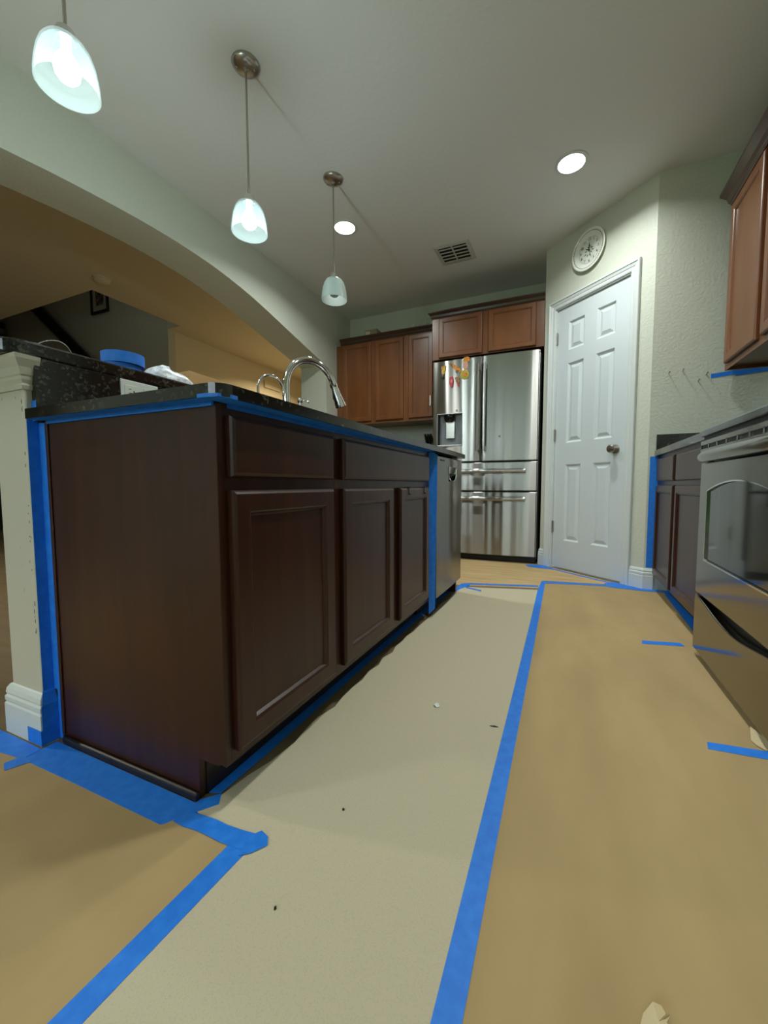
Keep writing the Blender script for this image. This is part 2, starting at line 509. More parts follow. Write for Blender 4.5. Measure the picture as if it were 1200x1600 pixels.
# door casing
def casing():
    prof = [(0.004, 0.0), (0.004, 0.009), (0.010, 0.012), (0.026, 0.013), (0.030, 0.010), (0.034, 0.014), (0.052, 0.019), (0.056, 0.024), (0.066, 0.024), (0.070, 0.020), (0.070, 0.0)]
    rows = []
    for o, n in prof:
        rows.append([(D0-o, n, 0), (D0-o, n, DZ+o), (D1+o, n, DZ+o), (D1+o, n, 0)])
    m = MB(DM); k = len(prof); vs = [p for r in rows for p in r]; fs = []
    for i in range(k):
        j = (i + 1) % k
        for c in range(3): fs.append((i*4+c, i*4+c+1, j*4+c+1, j*4+c))
    m.add(vs, fs)
    # jamb lining the opening
    m.box(D0-0.004, D0+0.004, -0.11, 0.002, 0, DZ); m.box(D1-0.004, D1+0.004, -0.11, 0.002, 0, DZ); m.box(D0, D1, -0.11, 0.002, DZ-0.004, DZ+0.004)
    struct(m.build('trim_2', 'trim_white'))
casing()

# pantry door: six raised panels
def pantry_door():
    c = dpt(0.32, -0.03)
    r = empty('door_1', (c[0], c[1], 0)); r['kind'] = 'structure'
    r['label'] = 'white six panel pantry door with round nickel knob'
    u0, u1, v0, v1, t = 0.000, 0.641, 0.012, 2.163, -0.012
    us = [u0, 0.112, 0.264, 0.375, 0.530, u1]
    vs = [v0, 0.245, 0.884, 1.062, 1.708, 1.812, 2.040, v1]
    m = MB(DM)
    for i in range(5):
        for j in range(7):
            if i in (1, 3) and j in (1, 3, 5): continue
            m.add(rect(us[i], us[i+1], vs[j], vs[j+1], t), [(0, 1, 2, 3)])
    m.add(rect(u0, u1, v0, v1, t) + rect(u0, u1, v0, v1, t-0.035), [(0, 1, 5, 4), (1, 2, 6, 5), (2, 3, 7, 6), (3, 0, 4, 7), (4, 5, 6, 7)])
    m.build('slab', 'door_white', r)
    for i in (1, 3):
        for j in (1, 3, 5):
            a = (us[i], us[i+1], vs[j], vs[j+1])
            MB(DM).loops([rect(*a, t), rect(*a, t-0.004, 0.006), rect(*a, t-0.012, 0.014), rect(*a, t-0.012, 0.022), rect(*a, t-0.003, 0.045)], capback=False).build('panel', 'door_white', r)
    k = MB(DM @ Matrix.Translation((0.563, t, 0.975))).lathe([(0.032, 0), (0.032, -0.006), (0.014, -0.010), (0.012, -0.030), (0.020, -0.036), (0.030, -0.046), (0.031, -0.056), (0.024, -0.066), (0.004, -0.070)], ax='y', n=28)
    k.build('knob', 'nickel', r, smooth=True)
    for z in (1.936, 1.135, 0.356):
        h = MB(DM).box(-0.003, 0.007, t, t+0.010, z-0.045, z+0.045).tube([DM.inverted() @ (DM @ Vector((0.001, t+0.010, z-0.05))), (0.001, t+0.010, z+0.05)], 0.006, 10)
        h.build('hinge', 'nickel', r)
pantry_door()
# dark gap under the door reads as the unlit pantry behind it

# ================================================================== PAPER AND TAPE ON THE FLOOR
def jag(a, b, n, amp, seed):
    """torn edge between two points"""
    rr = random.Random(seed); out = []
    for i in range(n + 1):
        t = i / n
        x = a[0] + (b[0]-a[0])*t; y = a[1] + (b[1]-a[1])*t
        if 0 < i < n:
            dx, dy = b[0]-a[0], b[1]-a[1]; L = math.hypot(dx, dy); o = rr.uniform(-amp, amp)
            x += -dy/L*o; y += dx/L*o
        out.append((x, y))
    return out
def sheet(name, poly, z, material, label, wob=0.0):
    o = MB().prism(poly, z, z+0.0012).build(name, material)
    return tag(o, label, 'floor paper')
sheet('floor_paper', [(0.085, -0.9), (0.52, -0.9), (0.518, -0.15), (0.502, 2.23), (0.02, 2.11), (-0.002, 2.0)] + jag((-0.002, 1.95), (-0.010, 0.25), 26, 0.010, 12) + [(-0.020, 0.16), (-0.036, 0.10), (-0.046, 0.03), (-0.06, -0.03), (0.085, -0.05)], 0.0008, 'paper_light', 'pale beige paper runner taped down along the island')
sheet('floor_paper', [(0.535, -0.9), (1.75, -0.9), (1.75, 0.6), (1.24, 0.6), (1.24, 1.45), (1.285, 1.45), (1.285, 2.55), (1.16, 2.54), (1.08, 2.57), (0.53, 2.49)], 0.0006, 'paper_brown', 'brown kraft paper sheet taped down before the range')
sheet('floor_paper', [(-2.6, -1.6), (0.082, -1.6), (0.082, -0.055), (-0.08, -0.06), (-0.6, -0.08), (-2.6, -0.08)], 0.0006, 'paper_brown', 'brown kraft paper sheet on the floor before the island end panel')
q0 = dpt(-0.06, 0.02); q1 = dpt(0.69, 0.02)
sheet('floor_paper', [(0.0, 2.15), (0.50, 2.28), (0.52, 2.52), (1.02, 2.60), q1, q0, (0.44, 3.14), (-0.65, 3.14), (-0.65, 2.15)], 0.0004, 'paper_tan', 'tan paper sheet on the floor before the refrigerator')

def tape(poly, label, z=0.0022, th=0.0006, group=None):
    return tag(MB().prism(poly, z, z+th).build('tape_strip', 'tape'), label, 'tape', group)
tape([(0.5155, -0.9), (0.5545, -0.9), (0.5545, -0.135), (0.548, 1.2), (0.536, 2.513), (0.509, 2.503), (0.500, 2.222), (0.510, 1.2), (0.516, -0.15)], 'long blue tape strip down the aisle between the two papers')
tape([(0.046, -1.2), (0.088, -1.2), (0.094, -0.337), (0.111, -0.067), (0.121, -0.030), (0.105, -0.022), (0.068, -0.060), (0.052, -0.356)], 'blue tape strip along the edge of the beige runner before the island corner')
tape([(-0.083, -0.069)] + jag((-0.083, -0.069), (0.075, -0.064), 5, 0.002, 1) + [(0.112, -0.060), (0.118, -0.028)] + jag((0.100, -0.022), (-0.070, -0.036), 5, 0.002, 2), 'short blue tape strip across the floor from the island corner', 0.0029)
tape([(0.104, -0.074), (0.122, -0.060), (0.140, -0.034), (0.128, -0.018), (0.106, -0.012), (0.094, -0.030)], 'crumpled blue tape end where two strips meet by the island corner', 0.0036)
tape([(-0.62, -0.0135), (-0.083, -0.0135), (-0.080, -0.002), (-0.050, 0.030), (-0.030, 0.005), (-0.075, -0.052)] + jag((-0.086, -0.066), (-0.102, -0.085), 4, 0.004, 5) + [(-0.40, -0.088), (-0.62, -0.092)], 'wide blue tape on the floor along the island end panel', 0.0015)
tape([(-1.4, -0.050), (-0.62, -0.050), (-0.615, -0.092), (-0.70, -0.101), (-1.4, -0.098)], 'blue tape strip on the floor before the white column', 0.0022)
tape([(-0.60, -0.085), (-0.632, -0.088)] + jag((-0.640, -0.120), (-0.605, -0.133), 3, 0.003, 9) + [(-0.583, -0.088)], 'small blue tape tab on the brown paper near the white column', 0.0029)
tape([(-0.079, 0.02), (-0.052, 0.03), (-0.046, 0.20), (-0.048, 0.82), (-0.034, 1.88), (-0.030, 2.0), (-0.079, 2.0)], 'dark blue tape strip on the floor along the island toe kick', 0.0022)
tape([(-0.02, 2.19), (0.03, 2.232), (0.492, 2.352), (0.500, 2.312), (0.16, 2.222), (0.055, 2.196)] + jag((0.030, 2.10), (0.002, 1.96), 3, 0.01, 4) + [(-0.02, 1.98)], 'blue tape strip across the far end of the beige runner', 0.0022)
tape([(0.03, 2.120), (0.150, 2.062), (0.157, 2.030), (0.04, 2.085)], 'small blue tape piece beside the dishwasher corner', 0.0029)
tape([(0.520, 2.505), (0.75, 2.540), (1.03, 2.582), (1.035, 2.535), (0.75, 2.488), (0.528, 2.440)], 'blue tape strip across the far end of the brown kraft sheet', 0.0029)
a = dpt(-0.145, 0.034); b_ = dpt(0.0, 0.028); c = dpt(0.0, 0.10)
tape([(0.34, 3.10), (0.44, 3.12), dpt(-0.07, 0.018), dpt(0.02, 0.028), dpt(0.10, 0.052), dpt(0.06, 0.085), (0.47, 2.985), (0.37, 3.02)], 'blue tape on the floor at the refrigerator corner of the pantry wall', 0.0029)
tape([dpt(0.08, 0.045), dpt(0.60, 0.040), dpt(0.60, 0.066), dpt(0.08, 0.075)], 'thin blue tape strip along the pantry door threshold', 0.0022)
tape([dpt(0.60, 0.018), dpt(0.71, 0.018), dpt(0.80, 0.018), (1.30, 2.535), (1.30, 2.485), (1.15, 2.475), (0.95, 2.50), (0.93, 2.60)], 'blue tape on the floor at the baseboard corner beside the pantry door', 0.0036)
tape([(1.300, 2.52), (1.275, 2.52), (1.262, 2.40), (1.236, 1.45), (1.300, 1.45)], 'blue tape strip on the floor along the right cabinet toe kick', 0.0022)
tape([(0.996, 1.478), (1.150, 1.512), (1.158, 1.474), (0.990, 1.435)], 'short blue tape strip by the far corner of the range', 0.0022)
tape([(1.037, 0.707), (1.172, 0.722), (1.30, 0.735), (1.30, 0.690), (1.158, 0.682), (1.030, 0.672)], 'short blue tape strip under the near part of the range front', 0.0022)

def scrap(name, pts, label, material='paper_scrap', cat='scrap'):
    """curled flake: ring of points round a raised centre, given thickness"""
    n = len(pts); cx = sum(p[0] for p in pts)/n; cy = sum(p[1] for p in pts)/n; cz = sum(p[2] for p in pts)/n
    vs = [p for p in pts] + [(cx, cy, cz*0.7)] + [(p[0], p[1], p[2]+0.0015) for p in pts] + [(cx, cy, cz*0.7+0.0015)]
    fs = []
    for i in range(n):
        j = (i+1) % n
        fs += [(i, n, j), (n+1+i, n+1+j, 2*n+1), (i, j, n+1+j, n+1+i)]
    return tag(MB().add(vs, fs).build(name, material), label, cat)
scrap('paper_flap', [(0.766, -0.055, 0.002), (0.775, -0.030, 0.003), (0.789, -0.012, 0.005), (0.797, -0.020, 0.014), (0.800, -0.031, 0.018), (0.806, -0.028, 0.016), (0.800, -0.038, 0.016), (0.800, -0.06, 0.006)], 'torn curled paper flap on the brown sheet near the camera', cat='paper scrap')
scrap('paper_flap', [(1.150, 0.762, 0.003), (1.158, 0.795, 0.026), (1.185, 0.765, 0.012), (1.195, 0.735, 0.004), (1.170, 0.722, 0.003), (1.155, 0.738, 0.004)], 'pale torn paper corner sticking up under the range', cat='paper scrap')
scrap('paint_chip', [(0.286, 0.583, 0.0024), (0.294, 0.592, 0.006), (0.302, 0.586, 0.008), (0.308, 0.577, 0.003), (0.300, 0.570, 0.003), (0.292, 0.573, 0.007)], 'tiny white paint flake on the beige paper runner', 'white_plastic', 'debris')
scrap('paint_chip', [(0.472, 0.540, 0.0022), (0.485, 0.546, 0.003), (0.497, 0.543, 0.0025), (0.484, 0.539, 0.0035)], 'tiny dark brown splinter beside the long aisle tape', 'espresso_dark', 'debris')
scrap('paint_chip', [(0.229, -0.120, 0.0022), (0.232, -0.118, 0.004), (0.235, -0.121, 0.003), (0.232, -0.124, 0.0024)], 'tiny dark speck on the beige runner near the camera', 'espresso_dark', 'debris')
scrap('paint_chip', [(0.229, 0.103, 0.0022), (0.232, 0.105, 0.004), (0.236, 0.102, 0.003), (0.232, 0.099, 0.0024)], 'tiny dark speck on the beige runner beside the first island door', 'espresso_dark', 'debris')

# ================================================================== ISLAND
IM = frameM((0, 0, 0), (0, 1, 0), (1, 0, 0))          # u = world y, out = +x
CT0, CT1 = 0.886, 0.9114
ZF = 0.0975
def base_cabinet(name, y0, y1, label, dark_left=False):
    r = thing(name, (-0.3, (y0+y1)/2, 0), label, 'cabinet')
    return r
# --- first cabinet with the finished end panel
r = base_cabinet('base_cabinet', 0.0, 0.455, 'dark espresso island cabinet with one drawer, one door and exposed end panel')
MB().box(-0.61, -0.02, 0.020, 0.454, ZF, 0.884).build('body', 'espresso_dark', r)
MB().prism([(-0.619, 0.0), (-0.083, 0.0), (-0.083, ZF-0.002), (-0.022, ZF-0.002), (-0.020, ZF+0.004), (0.0, ZF), (0.0, 0.884), (-0.619, 0.884)], 0.0, 0.018, ax=1).build('end_panel', 'espresso', r, bevel=0.0012, seg=1)
MB().box(-0.612, -0.600, -0.004, -0.0002, 0.022, 0.8835).build('scribe_strip', 'espresso', r, bevel=0.002)
MB().box(-0.6, -0.0805, -0.0125, -0.0002, 0.0005, 0.020).build('base_shoe', 'espresso_dark', r, bevel=0.005)
m = MB().box(-0.018, -0.0005, 0.018, 0.05, ZF, 0.884).box(-0.018, -0.0005, 0.402, 0.4545, ZF, 0.884)
m.box(-0.018, -0.0005, 0.05, 0.402, 0.846, 0.884).box(-0.018, -0.0005, 0.05, 0.402, 0.690, 0.745).box(-0.018, -0.0005, 0.05, 0.402, ZF, 0.14)
m.build('face_frame', 'espresso', r)
cab_drawer(IM, 0.0241, 0.4264, 0.731, 0.8598, 'espresso', r)
cab_door(IM, 0.0241, 0.4264, 0.1247, 0.7021, 'espresso', r, rail=0.058)
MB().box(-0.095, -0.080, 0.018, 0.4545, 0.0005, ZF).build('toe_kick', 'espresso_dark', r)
# --- sink cabinet
r = base_cabinet('base_cabinet', 0.455, 1.375, 'dark espresso island sink cabinet with false drawer front and two doors')
MB().box(-0.61, -0.02, 0.456, 1.374, ZF, 0.695).box(-0.61, -0.02, 0.456, 0.59, 0.695, 0.884).box(-0.61, -0.02, 1.31, 1.374, 0.695, 0.884).box(-0.61, -0.45, 0.59, 1.31, 0.695, 0.884).box(-0.05, -0.02, 0.59, 1.31, 0.695, 0.884).build('body', 'espresso_dark', r)
m = MB().box(-0.018, -0.0005, 0.4555, 0.51, ZF, 0.884).box(-0.018, -0.0005, 1.31, 1.3745, ZF, 0.884).box(-0.018, -0.0005, 0.86, 0.975, 0.14, 0.690)
m.box(-0.018, -0.0005, 0.51, 1.31, 0.846, 0.884).box(-0.018, -0.0005, 0.51, 1.31, 0.690, 0.745).box(-0.018, -0.0005, 0.51, 1.31, ZF, 0.14)
m.build('face_frame', 'espresso', r)
cab_drawer(IM, 0.4836, 1.3375, 0.731, 0.8598, 'espresso', r)
cab_door(IM, 0.4836, 0.8808, 0.1247, 0.7021, 'espresso', r, rail=0.058)
cab_door(IM, 0.9525, 1.3375, 0.1247, 0.7021, 'espresso', r, rail=0.058)
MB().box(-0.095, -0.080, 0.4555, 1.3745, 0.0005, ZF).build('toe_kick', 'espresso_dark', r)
# over-door hooks on the second sink door
for k, y in enumerate((1.047, 1.255)):
    h = MB().box(-0.0002, 0.0225, y-0.006, y+0.006, 0.7023, 0.7042).box(0.0205, 0.0225, y-0.006, y+0.006, 0.672, 0.7042).box(0.0225, 0.030, y-0.006, y+0.006, 0.672, 0.676)
    tag(h.build('door_hook', 'black_plastic', base=(0.0213, y, 0.672)), ('black over-door hook on the sink cabinet, the one nearer the camera', 'black over-door hook on the sink cabinet, the one nearer the dishwasher')[k], 'hook', 'hooks on the sink cabinet door')

# --- dishwasher
def dishwasher():
    y0, y1 = 1.412, 1.950
    r = thing('dishwasher', (-0.28, (y0+y1)/2, 0), 'stainless steel dishwasher at the far end of the island', 'dishwasher')
    MB().box(-0.60, -0.002, y0, y1, 0.10, 0.880).build('tub', 'black', r)
    # bowed door with the pocket handle cut out
    hy0, hy1, hz0, hz1 = 1.630, 1.795, 0.735, 0.815
    ny = [y0 + (hy0-y0)*i/10 for i in range(11)] + [hy0 + (hy1-hy0)*i/4 for i in range(1, 5)] + [hy1 + (y1-hy1)*i/6 for i in range(1, 7)]
    nz = [0.100, 0.104, 0.735, 0.815, 0.866, 0.872]
    def xs(y, z):
        t = (y - (y0+y1)/2) / ((y1-y0)/2)
        return 0.038 - 0.004*t*t - (0.006 if z in (0.100, 0.872) else 0)
    vs = []; fs = []; K = len(nz)
    for y in ny:
        for z in nz: vs.append((xs(y, z), y, z))
    for i in range(len(ny)-1):
        for j in range(K-1):
            if hy0-1e-6 <= ny[i] and ny[i+1] <= hy1+1e-6 and j == 2: continue
            fs.append((i*K+j, (i+1)*K+j, (i+1)*K+j+1, i*K+j+1))
    n0 = len(vs)
    per = [i*K for i in range(len(ny))] + [(len(ny)-1)*K + j for j in range(1, K)] + [i*K+K-1 for i in range(len(ny)-2, -1, -1)] + [j for j in range(K-2, 0, -1)]
    for p in per: vs.append((0.0, vs[p][1], vs[p][2]))
    for i in range(len(per)):
        j = (i+1) % len(per); fs.append((per[i], per[j], n0+j, n0+i))
    d = MB().add(vs, fs).build('door', 'steel_dish', r, smooth=True)
    # pocket: rounded cup
    m = MB()
    pts = lambda e, x: [(x, hy0-e, hz1+e), (x, hy1+e, hz1+e)] + [(x, (hy0+hy1)/2 + ((hy1-hy0)/2+e)*math.cos(-a), hz0+0.037+(0.037+e)*math.sin(-a)) for a in [math.pi*i/10 for i in range(11)]]
    m.loops([pts(0.003, 0.034), pts(0.003, 0.041), pts(-0.004, 0.040), pts(-0.006, 0.012)], capback=False, capfront=False)
    m.build('handle_rim', 'chrome', d)
    MB().loops([pts(-0.003, 0.010), pts(-0.003, 0.013)]).build('handle_pocket', 'black', d)
    MB().loops([[(0.026, hy0+0.004, hz1-0.035), (0.026, hy1-0.004, hz1-0.035), (0.030, hy1-0.004, hz1-0.001), (0.030, hy0+0.004, hz1-0.001)], [(0.034, hy0+0.004, hz1-0.035), (0.034, hy1-0.004, hz1-0.035), (0.039, hy1-0.004, hz1-0.001), (0.039, hy0+0.004, hz1-0.001)]]).build('handle_lip', 'chrome', d)
    MB().box(0.034, 0.0385, 1.475, 1.545, 0.846, 0.853).build('vent_slot', 'black', d)
    MB().box(-0.09, -0.075, y0, y1, 0.0005, 0.098).build('toe_kick', 'black', r)
dishwasher()
# filler end panel past the dishwasher
tag(MB().box(-0.61, 0.0, 1.953, 1.972, 0.0005, 0.884).build('end_panel', 'espresso', bevel=0.001), 'narrow espresso end panel past the dishwasher', 'panel')

# --- countertop with the sink cut-out
def countertop():
    x0, x1, y0, y1 = -0.6235, 0.0517, -0.0386, 1.985
    rad = 0.035
    corner = [(x1-rad+rad*math.cos(a), y0+rad+rad*math.sin(a)) for a in [-math.pi/2 + math.pi/2*i/8 for i in range(9)]]
    fc = [(x1-0.012, y1), (x1, y1-0.012)]
    sy0, sy1, sx0, sx1 = 0.60, 1.30, -0.44, -0.06
    m = MB()
    m.prism([(x0, y0)] + corner + [(x1, sy0), (sx1, sy0), (sx0, sy0), (x0, sy0)], CT0, CT1)
    m.prism([(x0, sy0), (sx0, sy0), (sx0, sy1), (x0, sy1)], CT0, CT1)
    m.prism([(sx1, sy0), (x1, sy0), (x1, sy1), (sx1, sy1)], CT0, CT1)
    m.prism([(x0, sy1), (x1, sy1), fc[1], fc[0], (x0, y1)], CT0, CT1)
    tag(m.build('countertop', 'granite'), 'black speckled granite worktop on the island', 'countertop')
    s_ = MB()
    L = lambda e, z: [(sx0-e, sy0-e, z), (sx1+e, sy0-e, z), (sx1+e, sy1+e, z), (sx0-e, sy1+e, z)]
    s_.loops([L(0.0, 0.8855), L(-0.004, 0.72), L(-0.03, 0.70)], capback=False)
    tag(s_.build('sink_basin', 'steel_dull'), 'steel undermount sink basin in the island worktop', 'sink')
countertop()

# --- backsplash, outlet, bar top
tag(MB().box(-0.645, -0.6245, -0.012, 1.985, 0.884, 1.0495).build('backsplash', 'granite', bevel=0.001), 'black granite backsplash under the raised bar', 'backsplash')
def bar():
    x0, x1, y0, y1 = -1.12, -0.628, -0.085, 2.0
    rr = 0.07
    def arc(cx, cy, a0, a1): return [(cx+rr*math.cos(a0+(a1-a0)*i/8), cy+rr*math.sin(a0+(a1-a0)*i/8)) for i in range(9)]
    poly = arc(x0+rr, y0+rr, math.pi, 1.5*math.pi) + arc(x1-rr, y0+rr, 1.5*math.pi, 2*math.pi) + [(x1, y1), (x0, y1)]
    return tag(MB().prism(poly, 1.0505, 1.090).build('bar_top', 'granite', bevel=0.006), 'black granite raised bar top on the knee wall', 'bar top')
bar()
def outlet():
    y0, y1, z0, z1 = 0.207, 0.331, 0.978, 1.0475
    r = thing('outlet_plate', (-0.622, 0.269, z0), 'white double outlet plate on the granite backsplash', 'outlet')
    MB().box(-0.6243, -0.619, y0, y1, z0, z1).build('plate', 'white_plastic', r, bevel=0.002)
    for c in (0.238, 0.300):
        o = MB().box(-0.6195, -0.617, c-0.020, c+0.020, 0.995, 1.031).build('socket', 'white_plastic', r, bevel=0.002)
        for dz in (-0.006, 0.006): MB().box(-0.6172, -0.6166, c-0.008, c+0.000, 1.013+dz-0.001, 1.013+dz+0.001).build('slot', 'black', o)
        MB().box(-0.6172, -0.6166, c+0.006, c+0.011, 1.011, 1.015).build('slot', 'black', o)
outlet()

# --- tape on the island
def vtape(m, label): return tag(m.build('tape_strip', 'tape'), label, 'tape')
vtape(MB().box(0.0012, 0.047, -0.034, 1.345, 0.8848, 0.8856).box(0.0002, 0.0012, 0.03, 1.345, 0.876, 0.8856), 'blue tape under the front overhang of the island worktop')
vtape(MB().box(-0.62, -0.001, -0.0345, -0.0068, 0.8848, 0.8856).box(-0.598, -0.004, -0.0068, -0.0003, 0.876, 0.8856), 'blue tape under the worktop overhang at the end panel')
vtape(MB().prism([(0.0530, -0.006), (0.0530, 0.008), (0.0523, 0.008), (0.0523, -0.005), (0.0400, -0.0305), (0.020, -0.0393), (-0.005, -0.0393), (-0.005, -0.0400), (0.0205, -0.0400), (0.0412, -0.0312)], 0.8840, 0.8915), 'small crumpled blue tape patch on the worktop edge at the island corner')
tp = [(KX1+0.0008, -0.0145)]
m = MB().box(KX1+0.0004, KX1+0.0012, KY+0.001, -0.0007, 0.145, 0.905).box(KX1+0.0004, -0.6135, -0.0013, -0.0004, 0.145, 0.880).box(KX1+0.017, -0.6135, -0.0013, -0.0004, 0.003, 0.145)
m.prism([(KX1+0.0158, -0.0008), (KX1+0.0166, -0.0008), (KX1+0.0166, KY-0.0166), (KX1-0.05, KY-0.0166), (KX1-0.035, KY-0.0158), (KX1+0.0158, KY-0.0158)], 0.003, 0.045)
m.box(KX1+0.0158, KX1+0.0166, KY-0.012, -0.0008, 0.045, 0.112)
m.add([(KX1+0.0158, KY-0.010, 0.112), (KX1+0.0158, -0.0008, 0.112), (KX1+0.0055, -0.0008, 0.144), (KX1+0.0055, KY-0.003, 0.144), (KX1+0.0166, KY-0.010, 0.113), (KX1+0.0166, -0.0008, 0.113), (KX1+0.0005, -0.0008, 0.148), (KX1+0.0005, KY, 0.148)], [(0,1,2,3),(4,5,6,7),(0,1,5,4),(2,3,7,6),(0,3,7,4),(1,2,6,5)])
vtape(m, 'wide blue tape down the side of the white column beside the island')
vtape(MB().box(-0.6445, -0.6250, -0.0135, -0.0125, 0.885, 0.938), 'small pale blue tape patch on the end of the granite backsplash')
vtape(MB().add([(0.0005, 1.376, 0.885), (0.0005, 1.411, 0.885), (0.0005, 1.411, 0.02), (0.0005, 1.392, 0.02), (0.020, 1.392, 0.885), (0.038, 1.411, 0.872), (0.030, 1.411, 0.05), (0.010, 1.400, 0.03)], [(0,1,5,4),(0,4,7,3),(4,5,6,7),(1,2,6,5),(2,3,7,6),(0,1,2,3)]), 'tall blue tape strip between the sink cabinet and the dishwasher')

# --- faucets
def arc_pts(c, r, a0, a1, n, ux, uz=(0, 0, 1)):
    c = Vector(c); ux = Vector(ux); uz = Vector(uz)
    return [c + ux*(r*math.cos(a0+(a1-a0)*i/n)) + uz*(r*math.sin(a0+(a1-a0)*i/n)) for i in range(n+1)]
def faucet():
    bx, by = -0.50, 0.862
    r = thing('kitchen_faucet', (bx, by, CT1), 'tall chrome gooseneck pull-down kitchen faucet on the island', 'faucet')
    MB().lathe([(0.030, CT1+0.0003), (0.030, CT1+0.010), (0.022, CT1+0.016), (0.021, CT1+0.09), (0.017, CT1+0.10)], (bx, by, 0), 28).build('base', 'chrome', r, smooth=True)
    # the spout arcs away from the knee wall
    d = Vector((0.342, 0.940, 0)).normalized()
    R = 0.138; zc = 1.160
    c0 = Vector((bx, by, 0))
    pts = [c0 + Vector((0, 0, z)) for z in (CT1+0.09, 1.05, 1.12)] + arc_pts(c0 + d*R + Vector((0, 0, zc)), R, math.pi, math.radians(22), 26, d)
    MB().tube(pts, 0.0165, 18).build('spout', 'chrome', r, smooth=True)
    e = pts[-1]; t = (pts[-1]-pts[-2]).normalized()
    MB().tube([e - t*0.004, e + t*0.010, e + t*0.014], [0.020, 0.020, 0.018], 18).build('collar', 'chrome', r, smooth=True)
    h = MB().tube([e + t*0.012, e + t*0.05, e + t*0.095, e + t*0.112, e + t*0.115], [0.018, 0.021, 0.028, 0.029, 0.023], 20).build('spray_head', 'chrome', r, smooth=True)
    sd = -d
    p0 = e + t*0.045 + sd*0.018
    MB().tube([p0, p0 + t*0.03 + sd*0.006, p0 + t*0.05 + sd*0.001], [0.006, 0.009, 0.005], 10).build('button', 'black_plastic', h, smooth=True)
    hp = c0 + Vector((0.018, -0.004, CT1+0.06))
    MB().tube([hp, hp + Vector((0.03, -0.01, 0.004)), hp + Vector((0.075, -0.02, 0.02))], [0.011, 0.008, 0.006], 12).build('lever', 'chrome', r, smooth=True)
faucet()
def small_faucet():
    bx, by = -0.52, 0.705
    r = thing('filter_faucet', (bx, by, CT1), 'small thin chrome filtered-water faucet left of the tall faucet', 'faucet')
    MB().lathe([(0.018, CT1+0.0003), (0.018, CT1+0.008), (0.012, CT1+0.014), (0.010, CT1+0.05), (0.006, CT1+0.055)], (bx, by, 0), 20).build('base', 'chrome', r, smooth=True)
    d = Vector((0.30, 0.95, 0)).normalized(); c0 = Vector((bx, by, 0)); R = 0.062
    pts = [c0 + Vector((0, 0, z)) for z in (CT1+0.05, 1.0, 1.08)] + arc_pts(c0 + d*R + Vector((0, 0, 1.118)), R, math.pi, math.radians(-12), 20, d)
    MB().tube(pts, 0.0055, 12).build('spout', 'chrome', r, smooth=True)
    MB().tube([c0 + Vector((0.009, 0, CT1+0.035)), c0 + Vector((0.04, -0.01, CT1+0.045))], 0.004, 10).build('lever', 'black_plastic', r, smooth=True)
small_faucet()
def dispenser():
    bx, by = -0.50, 0.963
    r = thing('soap_dispenser', (bx, by, CT1), 'short chrome soap pump beside the tall faucet', 'soap pump')
    MB().lathe([(0.020, CT1+0.0003), (0.020, CT1+0.008), (0.012, CT1+0.014), (0.011, CT1+0.06), (0.005, CT1+0.065), (0.005, 1.107)], (bx, by, 0), 20).build('base', 'chrome', r, smooth=True)
    MB().lathe([(0.012, 1.103), (0.014, 1.107), (0.014, 1.120), (0.010, 1.124)], (bx, by, 0), 20).build('pump_head', 'chrome', r, smooth=True)
    MB().tube([(bx, by, 1.113), (bx+0.02, by+0.035, 1.113), (bx+0.022, by+0.040, 1.106)], 0.004, 10).build('nozzle', 'chrome', r, smooth=True)
dispenser()

# --- things on the bar
def tape_roll():
    cx, cy = -0.715, 0.272
    r = thing('tape_roll', (cx, cy, 1.0905), 'roll of blue painters tape lying on the raised bar', 'tape roll')
    MB().lathe([(0.040, 1.0905), (0.057, 1.0905), (0.057, 1.112), (0.040, 1.112)], (cx, cy, 0), 40, cap=(False, False)).build('tape_winding', 'tape', r, smooth=True)
    MB().lathe([(0.036, 1.0910), (0.0398, 1.0910), (0.0398, 1.1115), (0.036, 1.1115), (0.036, 1.0910)], (cx, cy, 0), 40, cap=(False, False)).build('core', 'tape_core', r, smooth=True)
tape_roll()
def second_roll():
    cx, cy = -0.715, 0.272
    tag(MB().lathe([(0.040, 1.1125), (0.062, 1.1125), (0.062, 1.148), (0.040, 1.148), (0.040, 1.1125)], (cx+0.005, cy+0.004, 0), 40, cap=(False, False)).build('tape_roll', 'tape', smooth=True), 'wider roll of blue tape stacked on top of the roll on the bar', 'tape roll')
second_roll()
def bag():
    cx, cy = -0.735, 0.470
    n, k = 24, 8; vs = []; fs = []
    rr = random.Random(5)
    for i in range(k+1):
        f = i/k; z = 1.0908 + 0.055*f**0.8
        sc = math.cos(f*math.pi/2)**0.45 if f < 1 else 0.05
        for j in range(n):
            a = 2*math.pi*j/n
            q = 1 + rr.uniform(-0.03, 0.03)
            vs.append((cx + 0.07*sc*q*math.cos(a), cy + 0.105*sc*q*math.sin(a), z + (0.004*math.sin(5*a) if 0 < i < k else 0) - (0.02*f*math.sin(a) if i else 0)))
    for i in range(k):
        for j in range(n): fs.append((i*n+j, i*n+(j+1)%n, (i+1)*n+(j+1)%n, (i+1)*n+j))
    fs.append(tuple(range(n))[::-1]); fs.append(tuple(k*n+j for j in range(n)))
    tag(MB().add(vs, fs).build('plastic_bag', 'bag_plastic', smooth=True), 'crumpled white plastic package lying on the bar beside the tape roll', 'bag')
mat('bag_plastic', hexc(218, 222, 224), 0.3, noise=((70, 70, 70), hexc(160, 168, 180), 4, 0.45, 0.65), bump=((60, 60, 60), 0.45, 0.005))
bag()
